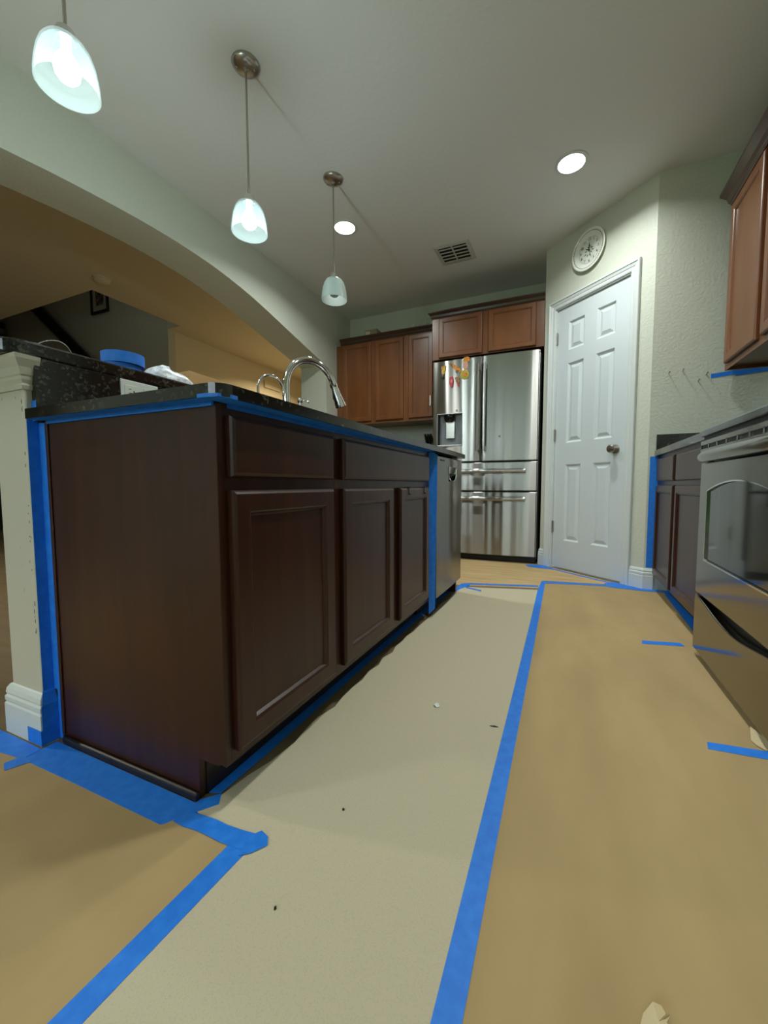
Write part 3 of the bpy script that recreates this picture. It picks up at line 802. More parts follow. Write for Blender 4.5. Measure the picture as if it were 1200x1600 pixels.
tag(MB().prism([(0.735, 1.0906), (1.0, 1.0906), (1.0, 1.236), (0.735, 1.244)], -1.09, -0.95, ax=0).build('cardboard_box', 'cardboard', bevel=0.001), 'tan cardboard box on the bar behind the white package', 'box')
pts = [(-0.66, 0.0, 1.0925), (-0.68, 0.015, 1.10)] + [(-0.70 + 0.03*math.sin(3*t), 0.02 + 0.10*t, 1.0925 + 0.030*math.sin(math.pi*min(1, t*1.02))**0.7) for t in [i/14 for i in range(1, 14)]] + [(-0.68, 0.125, 1.0925), (-0.66, 0.09, 1.0922), (-0.648, 0.05, 1.0922), (-0.645, 0.0, 1.0922)]
tag(MB().tube(pts, 0.0013, 6).build('cable', 'wire_white', smooth=True), 'thin pale wire loop lying on the near end of the bar', 'cable')

# ================================================================== BACK WALL: cabinets, counter, knife block
BM = frameM((0, 3.42, 0), (1, 0, 0), (0, -1, 0))
def crown(name, path, z0, parent):
    prof = [(0, z0), (0.006, z0), (0.010, z0+0.008), (0.014, z0+0.012), (0.020, z0+0.030), (0.034, z0+0.046), (0.038, z0+0.052), (0.038, z0+0.060), (0, z0+0.060)]
    MB().sweep(path, prof).build(name, 'cherry_dark', parent)
def wall_cab(x0, x1, doors, label):
    r = thing('wall_cabinet', ((x0+x1)/2, 3.58, 1.40), label, 'cabinet')
    MB().box(x0, x1, 3.422, YB-0.002, 1.400, 2.298).build('body', 'cherry', r)
    m = MB().box(x0, x0+0.03, 3.42, 3.4215, 1.400, 2.298)
    MB().box(x0+0.0005, x1-0.0005, 3.4195, 3.4218, 1.400, 2.298).build('face_frame', 'cherry', r)
    M = frameM((0, 3.4195, 0), (1, 0, 0), (0, -1, 0))
    for a, b_ in doors: cab_door(M, a, b_, 1.426, 2.286, 'cherry', r, rail=0.052)
    return r
r = wall_cab(-1.735, -1.325, [(-1.700, -1.349)], 'brown wall cabinet with one door next to the arch wall')
crown('crown', [(-1.735, 3.422), (-1.3252, 3.422)], 2.298, r)
r = wall_cab(-1.324, -0.935, [(-1.293, -0.963)], 'brown wall cabinet with one door, second from the arch wall')
crown('crown', [(-1.3238, 3.422), (-0.9352, 3.422)], 2.298, r)
r = wall_cab(-0.934, -0.605, [(-0.905, -0.635)], 'brown wall cabinet with one door beside the refrigerator')
crown('crown', [(-0.9338, 3.422), (-0.6052, 3.422)], 2.298, r)
tag(MB().box(-1.798, -1.737, 3.43, YB-0.002, 1.40, 2.298).build('filler_strip', 'cherry'), 'brown filler strip between the wall cabinet and the arch wall', 'panel')
def over_fridge():
    x0, x1 = -0.580, 0.4495
    r = thing('wall_cabinet', ((x0+x1)/2, 3.5, 1.95), 'brown deep wall cabinet with two doors above the refrigerator', 'cabinet')
    MB().box(x0, x1, 3.222, YB-0.002, 1.935, 2.326).build('body', 'cherry', r)
    MB().box(x0, x1, 3.2200, 3.2218, 1.935, 2.326).build('face_frame', 'cherry', r)
    M = frameM((0, 3.2198, 0), (1, 0, 0), (0, -1, 0))
    cab_door(M, -0.512, -0.093, 1.945, 2.322, 'cherry', r, rail=0.05)
    cab_door(M, -0.038, 0.382, 1.945, 2.322, 'cherry', r, rail=0.05)
    crown('crown', [(x0, 3.45), (x0, 3.222), (x1-0.0005, 3.222)], 2.326, r)
    MB().box(x0, x0+0.018, 3.26, YB-0.002, 1.405, 1.934).build('side_panel', 'cherry', r)
over_fridge()
# back base cabinets and worktop (behind the island)
def back_base(x0, x1, label):
    r = thing('base_cabinet', ((x0+x1)/2, 3.45, 0), label, 'cabinet')
    MB().box(x0, x1, 3.15, YB-0.002, 0.0975, 0.880).build('body', 'espresso_dark', r)
    M = frameM((0, 3.1498, 0), (1, 0, 0), (0, -1, 0))
    cab_drawer(M, x0+0.02, x1-0.02, 0.735, 0.86, 'cherry', r)
    cab_door(M, x0+0.02, x1-0.02, 0.125, 0.705, 'cherry', r)
    MB().box(x0, x1, 3.22, 3.23, 0.0005, 0.097).build('toe_kick', 'espresso_dark', r)
back_base(-1.79, -1.20, 'base cabinet against the back wall, next to the arch wall')
back_base(-1.195, -0.585, 'base cabinet against the back wall, next to the refrigerator')
tag(MB().box(-1.798, -0.583, 3.11, YB-0.002, 0.8805, 0.92).build('countertop', 'granite', bevel=0.003), 'black granite worktop along the back wall', 'countertop')
def knives():
    r = thing('knife_block', (-0.68, 3.45, 0.9205), 'knife block with black handled knives beside the refrigerator', 'knife block')
    M = Matrix.Translation((-0.66, 3.47, 0.9205)) @ Matrix.Rotation(math.radians(90), 4, 'Z')
    MB(M).prism([(-0.10, 0.0), (0.06, 0.0), (0.10, 0.10), (-0.02, 0.20), (-0.08, 0.17)], -0.05, 0.05, ax=1).build('block', 'cherry_dark', r, bevel=0.003)
    k = 0
    for i in range(3):
        for j in range(2):
            x = -0.700 + 0.036*i; y = 3.435 + 0.035*j; z = 1.110 - 0.0*i + 0.02*(1-j)
            MB().tube([(x, y, z), (x-0.003-0.004*i, y-0.022, z+0.05), (x-0.008-0.006*i, y-0.055, z+0.115)], [0.009, 0.014, 0.012], 8).build('knife_handle', 'black_plastic', r, smooth=True)
            k += 1
knives()
tag(MB().box(-0.6000, -0.592, 3.205, 3.258, 1.50, 1.60).build('paper_note', 'white_plastic'), 'small white note stuck on the side panel beside the refrigerator', 'note')
def top_box():
    r = thing('cardboard_box', (-1.36, 3.5, 2.2985), 'small yellowish box with a white label on top of the wall cabinets', 'box')
    MB().box(-1.47, -1.318, 3.50, 3.62, 2.2985, 2.457).build('carton', 'box_tan', r, bevel=0.002)
    MB().box(-1.462, -1.405, 3.4985, 3.4998, 2.40, 2.44).build('paper_label', 'box_label', r)
mat('box_tan', hexc(150, 140, 104), 0.8)
top_box()
def tray():
    r = thing('wire_basket', (-0.80, 3.56, 2.2985), 'white ribbed tray on top of the wall cabinets beside the refrigerator cabinet', 'tray')
    MB().box(-0.925, -0.60, 3.55, 3.70, 2.2985, 2.452).build('tray_body', 'bag_plastic', r, bevel=0.004)
    for i in range(13):
        x = -0.915 + 0.024*i
        MB().tube([(x, 3.545, 2.40), (x+0.014, 3.545, 2.458)], 0.005, 6).build('rib', 'white_plastic', r)
tray()

# ================================================================== REFRIGERATOR
FX0, FX1, FY, FH = -0.5588, 0.4194, 3.1635, 1.9043
FC = (FX0+FX1)/2; FHW = (FX1-FX0)/2
def fsurf(x):
    """front of the doors: convex, edges falling away"""
    t = (x-FC)/FHW
    return FY + 0.022*t*t
def fpanel(name, x0, x1, z0, z1, parent, hole=None, th=0.06):
    nx = 16
    xs = sorted(set([x0 + (x1-x0)*i/nx for i in range(nx+1)] + ([hole[0], hole[1]] if hole else [])))
    zs = sorted(set([z0, z0+0.006, z1-0.006, z1] + ([hole[2], hole[3]] if hole else [])))
    # rounded vertical edges
    def y(x, z):
        e = min(x-x0, x1-x); v = fsurf(x)
        if e < 0.004: v += 0.010
        if z in (z0, z1): v += 0.006
        return v
    xs = sorted(set(xs + [x0+0.003, x0+0.010, x1-0.010, x1-0.003]))
    vs = []; fs = []; K = len(zs)
    for x in xs:
        for z in zs: vs.append((x, y(x, z), z))
    for i in range(len(xs)-1):
        for j in range(K-1):
            if hole and hole[0]-1e-6 <= xs[i] and xs[i+1] <= hole[1]+1e-6 and hole[2]-1e-6 <= zs[j] and zs[j+1] <= hole[3]+1e-6: continue
            fs.append((i*K+j, (i+1)*K+j, (i+1)*K+j+1, i*K+j+1))
    per = [i*K for i in range(len(xs))] + [(len(xs)-1)*K+j for j in range(1, K)] + [i*K+K-1 for i in range(len(xs)-2, -1, -1)] + [j for j in range(K-2, 0, -1)]
    n0 = len(vs)
    for p in per: vs.append((vs[p][0], FY+th, vs[p][2]))
    for i in range(len(per)):
        j = (i+1) % len(per); fs.append((per[i], per[j], n0+j, n0+i))
    return MB().add(vs, fs).build(name, 'steel', parent, smooth=True)
mat('recess_grey', hexc(120, 124, 128), 0.4)
mat('steel_bright', hexc(225, 225, 222), 0.25, metal=1.0)
def refrigerator():
    r = thing('refrigerator', (FC, 3.45, 0), 'stainless steel french door refrigerator with water dispenser', 'refrigerator')
    MB().box(FX0+0.008, FX1+0.012, FY+0.062, 3.735, 0.03, FH-0.02).build('case', 'black', r, bevel=0.004)
    gap = -0.080
    dz = (1.085, 1.402); dx = (-0.512, -0.258)
    d1 = fpanel('door', FX0, gap-0.004, 0.938, FH, r, hole=(dx[0], dx[1], dz[0], dz[1]))
    d2 = fpanel('door', gap+0.004, FX1, 0.938, FH, r)
    w1 = fpanel('drawer', FX0, FX1, 0.662, 0.926, r)
    w2 = fpanel('drawer', FX0, FX1, 0.056, 0.650, r)
    MB().box(FX0+0.01, FX1+0.002, FY+0.03, FY+0.10, 0.0005, 0.055).build('kick_grille', 'black', r, bevel=0.008)
    # dispenser recess
    y0 = fsurf(-0.39)
    m = MB()
    rr = lambda e, y: [(dx[0]+e, y, dz[0]+e), (dx[1]-e, y, dz[0]+e), (dx[1]-e, y, dz[1]-e), (dx[0]+e, y, dz[1]-e)]
    m.loops([rr(-0.001, y0+0.010), rr(-0.001, y0-0.0035), rr(0.005, y0-0.0035), rr(0.005, y0+0.010)], capback=False, capfront=False)
    m.build('dispenser_frame', 'steel_dull', d1)
    MB().loops([rr(0.004, y0+0.010), rr(0.006, y0+0.052)], capback=False).build('dispenser_recess', 'recess_grey', d1)
    MB().box(dx[0]+0.007, dx[0]+0.012, y0+0.012, y0+0.050, dz[0]+0.01, dz[1]-0.01).build('dispenser_side', 'black', d1)
    MB().lathe([(0.052, 1.388), (0.052, 1.360), (0.044, 1.335), (0.030, 1.322)], (-0.395, y0+0.015, 0), 24).build('dispenser_nozzle', 'black_gloss', d1, smooth=True)
    MB().box(-0.432, -0.345, y0+0.030, y0+0.040, 1.165, 1.330).build('dispenser_paddle', 'steel_bright', d1, bevel=0.004)
    MB().box(dx[0]+0.01, dx[1]-0.01, y0-0.006, y0+0.050, dz[0]+0.004, dz[0]+0.016).build('drip_tray', 'steel_dull', d1, bevel=0.002)
    # tiny round logo badge above the dispenser
    MB().lathe([(0.008, 0), (0.008, 0.003)], (-0.318, fsurf(-0.318), 1.425), 16, ax='y').build('badge', 'chrome', d1)
    MB().lathe([(0.009, 0), (0.009, 0.003)], (0.085, fsurf(0.085), 1.16), 16, ax='y').build('badge', 'grey_plastic', d2)
    # door handles
    for x, d in ((gap-0.030, d1), (gap+0.030, d2)):
        sgn = -1 if x < gap else 1
        yy = fsurf(x)
        h = MB()
        pts = [(x, yy-0.050, 1.035), (x, yy-0.056, 1.15), (x, yy-0.060, 1.43), (x, yy-0.056, 1.70), (x, yy-0.050, 1.822)]
        L = []
        for p in pts:
            L.append([(p[0]-0.013, p[1]+0.010, p[2]), (p[0]-0.013, p[1]-0.004, p[2]), (p[0]-0.006, p[1]-0.011, p[2]), (p[0]+0.006, p[1]-0.011, p[2]), (p[0]+0.013, p[1]-0.004, p[2]), (p[0]+0.013, p[1]+0.010, p[2])])
        h.loops(L)
        ho = h.build('handle', 'steel', d, smooth=True)
        for z in (1.055, 1.800): MB().box(x-0.010, x+0.010, yy-0.044, yy+0.004, z-0.018, z+0.018).build('handle_mount', 'steel_dull', ho, bevel=0.002)
    for z, d in ((0.845, w1), (0.590, w2)):
        L = []
        for i in range(13):
            x = -0.462 + (0.322+0.462)*i/12
            y = fsurf(x)-0.050
            L.append([(x, y+0.010, z-0.016), (x, y-0.004, z-0.018), (x, y-0.012, z-0.008), (x, y-0.012, z+0.008), (x, y-0.004, z+0.018), (x, y+0.010, z+0.016)])
        ho = MB().loops(L).build('handle', 'steel', d, smooth=True)
        for x in (-0.445, 0.305): MB().box(x-0.016, x+0.016, fsurf(x)-0.042, fsurf(x)+0.004, z-0.014, z+0.014).build('handle_mount', 'steel_dull', ho, bevel=0.002)
refrigerator()

# --- magnets (top-level: they sit on the door)
def mag(name, blobs, label, cat='magnet'):
    """blobs: (material, outline list of (dx, dz) around the centre, thickness)"""
    cx, cz = blobs[0], blobs[1]
    y = fsurf(cx+0.055) - 0.0006
    r = thing(name, (cx, y, cz), label, cat, 'refrigerator magnets')
    for nm, mt, pl, th in blobs[2]:
        MB().prism([(cx+a, cz+b_) for a, b_ in pl], y-th, y, ax=1).build(nm, mt, r, bevel=0.0015, seg=1)
def ell(cx, cz, a, b_, n=14): return [(cx+a*math.cos(2*math.pi*i/n), cz+b_*math.sin(2*math.pi*i/n)) for i in range(n)]
mag('fridge_magnet', (-0.455, 1.797, [('glass', 'magnet_yellow', [(-0.020, 0.055), (0.030, 0.060), (0.014, -0.020), (-0.012, -0.020)], 0.006), ('foot', 'black_plastic', ell(-0.004, -0.050, 0.017, 0.012), 0.006), ('neck', 'grey_plastic', [(-0.010, -0.018), (0.010, -0.018), (0.006, -0.042), (-0.010, -0.042)], 0.007)]), 'yellow goblet shaped magnet, leftmost on the refrigerator')
mag('fridge_magnet', (-0.324, 1.820, [('body', 'magnet_orange', [(-0.060, 0.050), (-0.030, 0.045), (-0.005, 0.020), (0.030, 0.005), (0.045, -0.030), (0.035, -0.045), (0.015, -0.025), (-0.010, -0.020), (-0.030, 0.010), (-0.058, 0.030)], 0.006), ('leg', 'magnet_brown', [(-0.010, -0.020), (0.005, -0.020), (0.008, -0.045), (-0.006, -0.040)], 0.007), ('leg', 'magnet_brown', [(0.035, -0.030), (0.052, -0.030), (0.050, -0.060), (0.040, -0.052)], 0.007), ('head', 'magnet_brown', ell(-0.048, 0.040, 0.016, 0.013), 0.009)]), 'long orange lizard shaped magnet on the refrigerator')
mag('fridge_magnet', (-0.232, 1.860, [('flower', 'magnet_orange', ell(0.006, 0.025, 0.034, 0.028), 0.006), ('figure', 'magnet_pink', [(-0.024, 0.010), (0.016, 0.008), (0.022, -0.040), (0.010, -0.062), (-0.020, -0.058), (-0.030, -0.030)], 0.007), ('leaf', 'magnet_yellow', ell(-0.012, 0.030, 0.014, 0.012), 0.009)]), 'orange and pink figure magnet, topmost on the refrigerator')
mag('fridge_magnet', (-0.243, 1.750, [('disc', 'magnet_yellow', ell(0, 0, 0.042, 0.046, 20), 0.005), ('rim', 'magnet_green', ell(0, -0.004, 0.034, 0.036, 18), 0.006), ('filling', 'magnet_orange', [(-0.024, -0.014), (-0.010, 0.022), (0.022, 0.018), (0.028, -0.012), (0.004, -0.022)], 0.008)]), 'round yellow plate shaped magnet on the refrigerator')
mag('fridge_magnet', (-0.372, 1.698, [('body', 'magnet_red', [(-0.018, 0.045), (0.012, 0.050), (0.022, 0.010), (0.014, -0.045), (-0.004, -0.055), (-0.020, -0.010)], 0.006), ('belly', 'magnet_pink', ell(0.002, 0.004, 0.009, 0.018), 0.008)]), 'red oval magnet, lowest on the refrigerator')
mag('fridge_magnet', (-0.310, 1.695, [('body', 'magnet_brown', [(-0.026, 0.035), (0.000, 0.050), (0.020, 0.020), (0.016, -0.014), (-0.012, -0.014)], 0.006), ('tail', 'magnet_red', [(-0.008, -0.012), (0.012, -0.012), (0.014, -0.050), (0.002, -0.046)], 0.006)]), 'small brown and red magnet right of the red one')

# ================================================================== RIGHT SIDE
RM = frameM((1.2195, 0, 0), (0, 1, 0), (-1, 0, 0))
def right_base():
    r = thing('base_cabinet', (1.5, 1.97, 0), 'dark espresso base cabinet with two drawers and two doors beside the range', 'cabinet')
    MB().box(1.222, XR-0.002, 1.415, YW-0.0005, 0.0975, 0.903).build('body', 'espresso_dark', r)
    MB().box(1.2197, 1.2218, 1.415, YW-0.0005, 0.0975, 0.903).build('face_frame', 'espresso', r)
    cab_drawer(RM, 2.045, 2.505, 0.737, 0.880, 'espresso', r)
    cab_drawer(RM, 1.44, 1.995, 0.737, 0.880, 'espresso', r)
    cab_door(RM, 2.045, 2.505, 0.118, 0.711, 'espresso', r)
    cab_door(RM, 1.44, 1.995, 0.118, 0.711, 'espresso', r)
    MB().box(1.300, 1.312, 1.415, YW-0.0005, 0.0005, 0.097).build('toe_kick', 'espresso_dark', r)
right_base()
tag(MB().box(1.194, XR-0.002, 1.412, YW-0.0005, 0.9035, 0.941).build('countertop', 'granite', bevel=0.003), 'black granite worktop beside the range', 'countertop')
tag(MB().box(1.200, XR-0.002, YW-0.021, YW-0.0005, 0.9415, 1.045).build('side_splash', 'granite', bevel=0.001), 'short black granite splash against the far wall by the range', 'backsplash')
tag(MB().box(XR-0.022, XR-0.0015, 1.412, YW-0.0225, 0.9415, 1.045).build('backsplash', 'granite', bevel=0.001), 'black granite backsplash along the right wall', 'backsplash')
vtape(MB().box(1.170, 1.2185, YW-0.0016, YW-0.0006, 0.150, 0.902), 'tall blue tape strip on the wall beside the right base cabinet')
vtape(MB().prism([(1.478, 1.384), (1.60, 1.396), (1.60, 1.388), (1.82, 1.402), (1.82, 1.442), (1.478, 1.411)], YW-0.0016, YW-0.0006, ax=1), 'blue tape strip on the wall under the right wall cabinet')
for i, (x, z) in enumerate(((1.253, 1.438), (1.328, 1.446), (1.453, 1.411), (1.412, 1.374))):
    m = MB().tube([(x, YW-0.0005, z), (x, YW-0.030, z+0.004)], 0.0025, 8).tube([(x, YW-0.030, z+0.004), (x, YW-0.032, z+0.004)], 0.005, 8)
    tag(m.build('wall_nail', 'nickel', base=(x, YW, z)), ('nail in the wall nearest the pantry corner', 'second nail in the wall from the pantry corner', 'nail in the wall at the end of the blue tape', 'lowest nail in the wall before the blue tape')[i], 'nail', 'nails in the right wall')
def right_upper():
    r = thing('wall_cabinet', (1.66, 1.9, 1.40), 'brown wall cabinet with two doors above the right worktop', 'cabinet')
    X0 = 1.50
    MB().box(X0+0.002, XR-0.002, 1.415, 2.385, 1.405, 2.325).build('body', 'cherry', r)
    MB().box(X0, X0+0.002, 1.415, 2.385, 1.385, 2.325).build('face_frame', 'cherry', r)
    MB().box(X0+0.002, XR-0.002, 2.367, 2.385, 1.385, 1.405).build('bottom_rail', 'cherry', r)
    M = frameM((X0-0.0005, 0, 0), (0, 1, 0), (-1, 0, 0))
    cab_door(M, 1.925, 2.345, 1.418, 2.300, 'cherry', r, rail=0.058)
    cab_door(M, 1.445, 1.870, 1.418, 2.300, 'cherry', r, rail=0.058)
    z0 = 2.325
    prof = [(0, z0), (0.008, z0), (0.012, z0+0.012), (0.018, z0+0.018), (0.026, z0+0.045), (0.046, z0+0.072), (0.052, z0+0.080), (0.052, z0+0.092), (0, z0+0.092)]
    MB().sweep([(XR-0.002, 2.385), (X0, 2.385), (X0, 1.415)], prof).build('crown', 'cherry_dark', r)
right_upper()

def kitchen_range():
    y0, y1, X0 = 0.640, 1.402, 1.165
    r = thing('kitchen_range', (1.5, 1.02, 0), 'stainless steel electric range with arched oven window', 'range')
    MB().box(X0+0.045, XR-0.02, y0+0.004, y1-0.004, 0.03, 0.888).build('body', 'black', r)
    for x, y in ((1.24, 0.68), (1.24, 1.36), (1.76, 0.68), (1.76, 1.36)): MB().lathe([(0.018, 0.0005), (0.018, 0.029)], (x, y, 0), 12).build('foot', 'black_plastic', r)
    RMr = frameM((X0, 0, 0), (0, 1, 0), (-1, 0, 0))
    # storage drawer with a scalloped top edge
    n = 20
    top = [(y1 - (y1-y0)*i/n, 0.262 - 0.040*math.sin(math.pi*i/n)**1.6) for i in range(n+1)]
    poly = [(y1-0.002, 0.034), (y0+0.002, 0.034)] + [(min(max(a, y0+0.002), y1-0.002), b_) for a, b_ in top[::-1]]
    MB().prism(poly[::-1], X0, X0+0.030, ax=0).build('drawer', 'steel_range', r, bevel=0.004)
    MB().box(X0+0.032, X0+0.040, y0+0.002, y1-0.002, 0.20, 0.285).build('drawer_gap', 'black', r)
    # oven door with arched window cut out
    wy0, wy1, wz0 = 0.735, 1.307, 0.418
    wyc = (wy0+wy1)/2
    def wt(y): return 0.726 - 0.038*((y-wyc)/((wy1-wy0)/2))**2
    k = 24
    wys = [wy1 - (wy1-wy0)*i/k for i in range(k+1)]
    ring_in = [(y, wt(y)) for y in wys] + [(wy0, wz0), (wy1, wz0)]
    outer = [(y1-0.003, 0.800)] + [(y, 0.800) for y in wys[1:-1]] + [(y0+0.003, 0.800), (y0+0.003, 0.272), (y1-0.003, 0.272)]
    N = len(ring_in)
    m = MB()
    vs = [(X0+0.002, a, b_) for a, b_ in outer] + [(X0, a + (0.004 if a < wyc else -0.004), b_ + (-0.004 if b_ > 0.5 else 0.004)) for a, b_ in outer] + [(X0, a, b_) for a, b_ in ring_in] + [(X0+0.012, a, b_) for a, b_ in ring_in] + [(X0+0.040, a, b_) for a, b_ in outer]
    fs = []
    for lv in range(3):
        for i in range(N):
            j = (i+1) % N
            fs.append((lv*N+i, lv*N+j, (lv+1)*N+j, (lv+1)*N+i))
    for i in range(N):
        j = (i+1) % N; fs.append((i, j, 4*N+j, 4*N+i))
    d = m.add(vs, fs).build('oven_door', 'steel_range', r)
    MB().prism(ring_in, X0+0.006, X0+0.014, ax=0).build('oven_window', 'oven_glass', d)
    rin = lambda e, x: [(x, y + (-e if False else 0), wt(y)+e) for y in wys] + [(x, wy0-e, wz0-e), (x, wy1+e, wz0-e)]
    m = MB(); A = rin(0.0035, X0-0.0012); B = rin(-0.0015, X0-0.0012)
    n_ = len(A); m.add(A+B, [(i, (i+1) % n_, n_+(i+1) % n_, n_+i) for i in range(n_)])
    m.build('window_trim', 'chrome', d)
    # handle: broad swelling bar at the top of the door
    L = []
    for i in range(17):
        y = y0 + (y1-y0)*i/16; t = abs(i-8)/8
        o = 0.036 - 0.020*t**6; h = 0.020 - 0.003*t**4; zc = 0.822
        L.append([(X0-0.006, y, zc-h), (X0-o*0.7, y, zc-h*0.95), (X0-o, y, zc-h*0.3), (X0-o, y, zc+h*0.4), (X0-o*0.75, y, zc+h), (X0-0.006, y, zc+h)])
    MB().loops(L).build('handle', 'steel_range', d, smooth=True)
    # vent trim with slots
    zs0, zs1 = 0.850, 0.888
    m = MB().box(X0-0.004, X0+0.03, y0, y1, zs1-0.016, zs1).box(X0-0.004, X0+0.03, y0, y1, zs0-0.004, zs0+0.006)
    ns = 8; w = (y1-y0)/ns
    for i in range(ns+1):
        y = y0 + w*i; m.box(X0-0.004, X0+0.03, max(y0, y-0.005), min(y1, y+0.005), zs0+0.004, zs1-0.014)
    m.build('vent_trim', 'steel_range', r)
    MB().box(X0+0.001, X0+0.012, y0+0.004, y1-0.004, zs0, zs1-0.002).build('vent_slots', 'black', r)
    MB().box(X0+0.006, XR-0.02, y0+0.002, y1-0.002, 0.8885, 0.906).build('cooktop_gasket', 'black', r)
    MB().box(X0-0.006, XR-0.02, y0, y1, 0.906, 0.934).build('cooktop', 'cooktop_grey', r, bevel=0.005)
    for x, y, q in ((1.35, 0.83, 0.10), (1.35, 1.21, 0.08), (1.62, 0.83, 0.08), (1.62, 1.21, 0.10)):
        MB().lathe([(q, 0.9342), (q, 0.9348)], (x, y, 0), 32).build('burner', 'grey_plastic', r)
mat('cooktop_grey', hexc(52, 55, 54), 0.12, coat=0.3)
kitchen_range()

# ================================================================== CLOCK
def clock():
    s0, z0 = 0.303, 2.497
    M = DM @ Matrix.Translation((s0, 0.0008, z0))
    c = dpt(s0, 0.02)
    r = thing('wall_clock', (c[0], c[1], z0-0.145), 'round white plate style wall clock above the pantry door', 'clock')
    # lathe axis: local y out of the wall (ax='y' gives -h)
    MB(M).lathe([(0.03, 0), (0.085, 0), (0.146, -0.022), (0.147, -0.026), (0.142, -0.028), (0.134, -0.026), (0.132, -0.0235), (0.122, -0.021), (0.108, -0.013), (0.096, -0.008), (0.090, -0.0075), (0.002, -0.0075)], n=64, ax='y').build('plate', 'clock_white', r, smooth=True)
    for i in range(64):
        a = 2*math.pi*i/64
        MB(M @ Matrix.Translation((0.1275*math.cos(a), 0.0225, 0.1275*math.sin(a)))).lathe([(0.0035, 0), (0.003, -0.0025), (0.001, -0.0035)], n=6, ax='y').build('bead', 'ink_grey', r)
    ring = MB(M).lathe([(0.0905, -0.0077), (0.0915, -0.0077), (0.0915, -0.0083), (0.0905, -0.0083), (0.0905, -0.0077)], n=64, ax='y', cap=(False, False)).build('dial_ring', 'ink_grey', r)
    for k in range(1, 13):
        cu = bpy.data.curves.new('numeral', 'FONT'); cu.body = str(k); cu.size = 0.027; cu.align_x = 'CENTER'; cu.align_y = 'CENTER'; cu.extrude = 0.0004
        to = bpy.data.objects.new('numeral', cu); COL.objects.link(to)
        dg = bpy.context.evaluated_depsgraph_get()
        me = bpy.data.meshes.new_from_object(to.evaluated_get(dg))
        bpy.data.objects.remove(to)
        a = math.pi/2 - 2*math.pi*k/12
        # text xy-plane -> wall plane, reading from the room
        me.transform(DM @ Matrix.Translation((s0 + 0.077*math.cos(a), 0.0096, z0 + 0.077*math.sin(a))) @ Matrix(((1, 0, 0, 0), (0, 0, 1, 0), (0, 1, 0, 0), (0, 0, 0, 1))))
        me.transform(WM[r.name].inverted())
        me.materials.clear(); me.materials.append(MATS['ink'])
        o = bpy.data.objects.new('numeral', me); COL.objects.link(o); o.parent = r
    # floral sprig printed in the middle
    rr = random.Random(4)
    for i in range(11):
        a = 2*math.pi*i/11 + 0.3; q = 0.020 + 0.022*rr.random()
        cx, cz = q*math.cos(a), q*math.sin(a); l = 0.011
        pl = [(cx+l*math.cos(a), cz+l*math.sin(a)), (cx-0.005*math.sin(a), cz+0.005*math.cos(a)), (cx-l*math.cos(a), cz-l*math.sin(a)), (cx+0.005*math.sin(a), cz-0.005*math.cos(a))]
        MB(M).prism(pl, 0.0086, 0.0092, ax=1).build('leaf', 'ink_grey', r)
    def hand(name, ang, L, w, y):
        a = math.pi/2 - math.radians(ang); ca, sa = math.cos(a), math.sin(a)
        pl = [(-0.012*ca - w*sa, -0.012*sa + w*ca), (-0.012*ca + w*sa, -0.012*sa - w*ca), (0.6*L*ca + 1.5*w*sa, 0.6*L*sa - 1.5*w*ca), (L*ca, L*sa), (0.6*L*ca - 1.5*w*sa, 0.6*L*sa + 1.5*w*ca)]
        MB(M).prism(pl, y, y+0.001, ax=1).build(name, 'ink', r)
    hand('hour_hand', 300, 0.040, 0.0026, 0.0105)
    hand('minute_hand', 2, 0.060, 0.0024, 0.0120)
    hand('second_hand', 160, 0.072, 0.0008, 0.0135)
    MB(M).lathe([(0.005, -0.008), (0.005, -0.0145), (0.003, -0.0155)], n=14, ax='y').build('hub', 'ink', r)
clock()

# ================================================================== CEILING FITTINGS
def pendant(y, on, label):
    x = -0.788
    r = thing('pendant_lamp', (x, y, 1.92), label, 'lamp', 'pendant lamps over the bar')
    ca = MB().lathe([(0.064, CH-0.0005), (0.064, CH-0.006), (0.058, CH-0.014), (0.036, CH-0.022), (0.012, CH-0.025), (0.010, CH-0.034)], (x, y, 0), 32).build('canopy', 'nickel', r, smooth=True)
    for q in (0.6, 0.6+math.pi):
        MB().lathe([(0.005, CH-0.014), (0.005, CH-0.021), (0.003, CH-0.023)], (x+0.040*math.cos(q), y+0.040*math.sin(q), 0), 10).build('screw', 'chrome', ca)
    MB().tube([(x, y, CH-0.03), (x, y, 2.12)], 0.0052, 12).build('rod', 'nickel', r, smooth=True)
    MB().lathe([(0.010, 2.125), (0.012, 2.118), (0.024, 2.112), (0.027, 2.104), (0.027, 2.082)], (x, y, 0), 28).build('collar', 'chrome', r, smooth=True)
    prof = [(0.022, 2.0835), (0.038, 2.081), (0.053, 2.071), (0.065, 2.053), (0.074, 2.026), (0.080, 1.994), (0.083, 1.966), (0.084, 1.944), (0.082, 1.9425), (0.0805, 1.944), (0.079, 1.966), (0.076, 1.994), (0.070, 2.023), (0.061, 2.048), (0.050, 2.065), (0.036, 2.075), (0.022, 2.0775)]
    MB().lathe(prof, (x, y, 0), 48, cap=(False, False)).build('shade', 'shade_on' if on else 'shade_off', r, smooth=True)
    bp = [(0.013, 2.077), (0.013, 2.052), (0.020, 2.040), (0.032, 2.018), (0.035, 2.000), (0.032, 1.982), (0.022, 1.970), (0.006, 1.966)]
    MB().lathe(bp, (x, y, 0), 24).build('bulb', 'bulb_on' if on else 'bulb_off', r, smooth=True)
    if on:
        l = bpy.data.lights.new('pendant_light', 'POINT'); l.energy = PEND_W; l.color = PEND_COL; l.shadow_soft_size = 0.033
        o = bpy.data.objects.new('pendant_light', l); COL.objects.link(o); o.parent = r
        o.location = WM[r.name].inverted() @ Vector((x, y, 1.950))
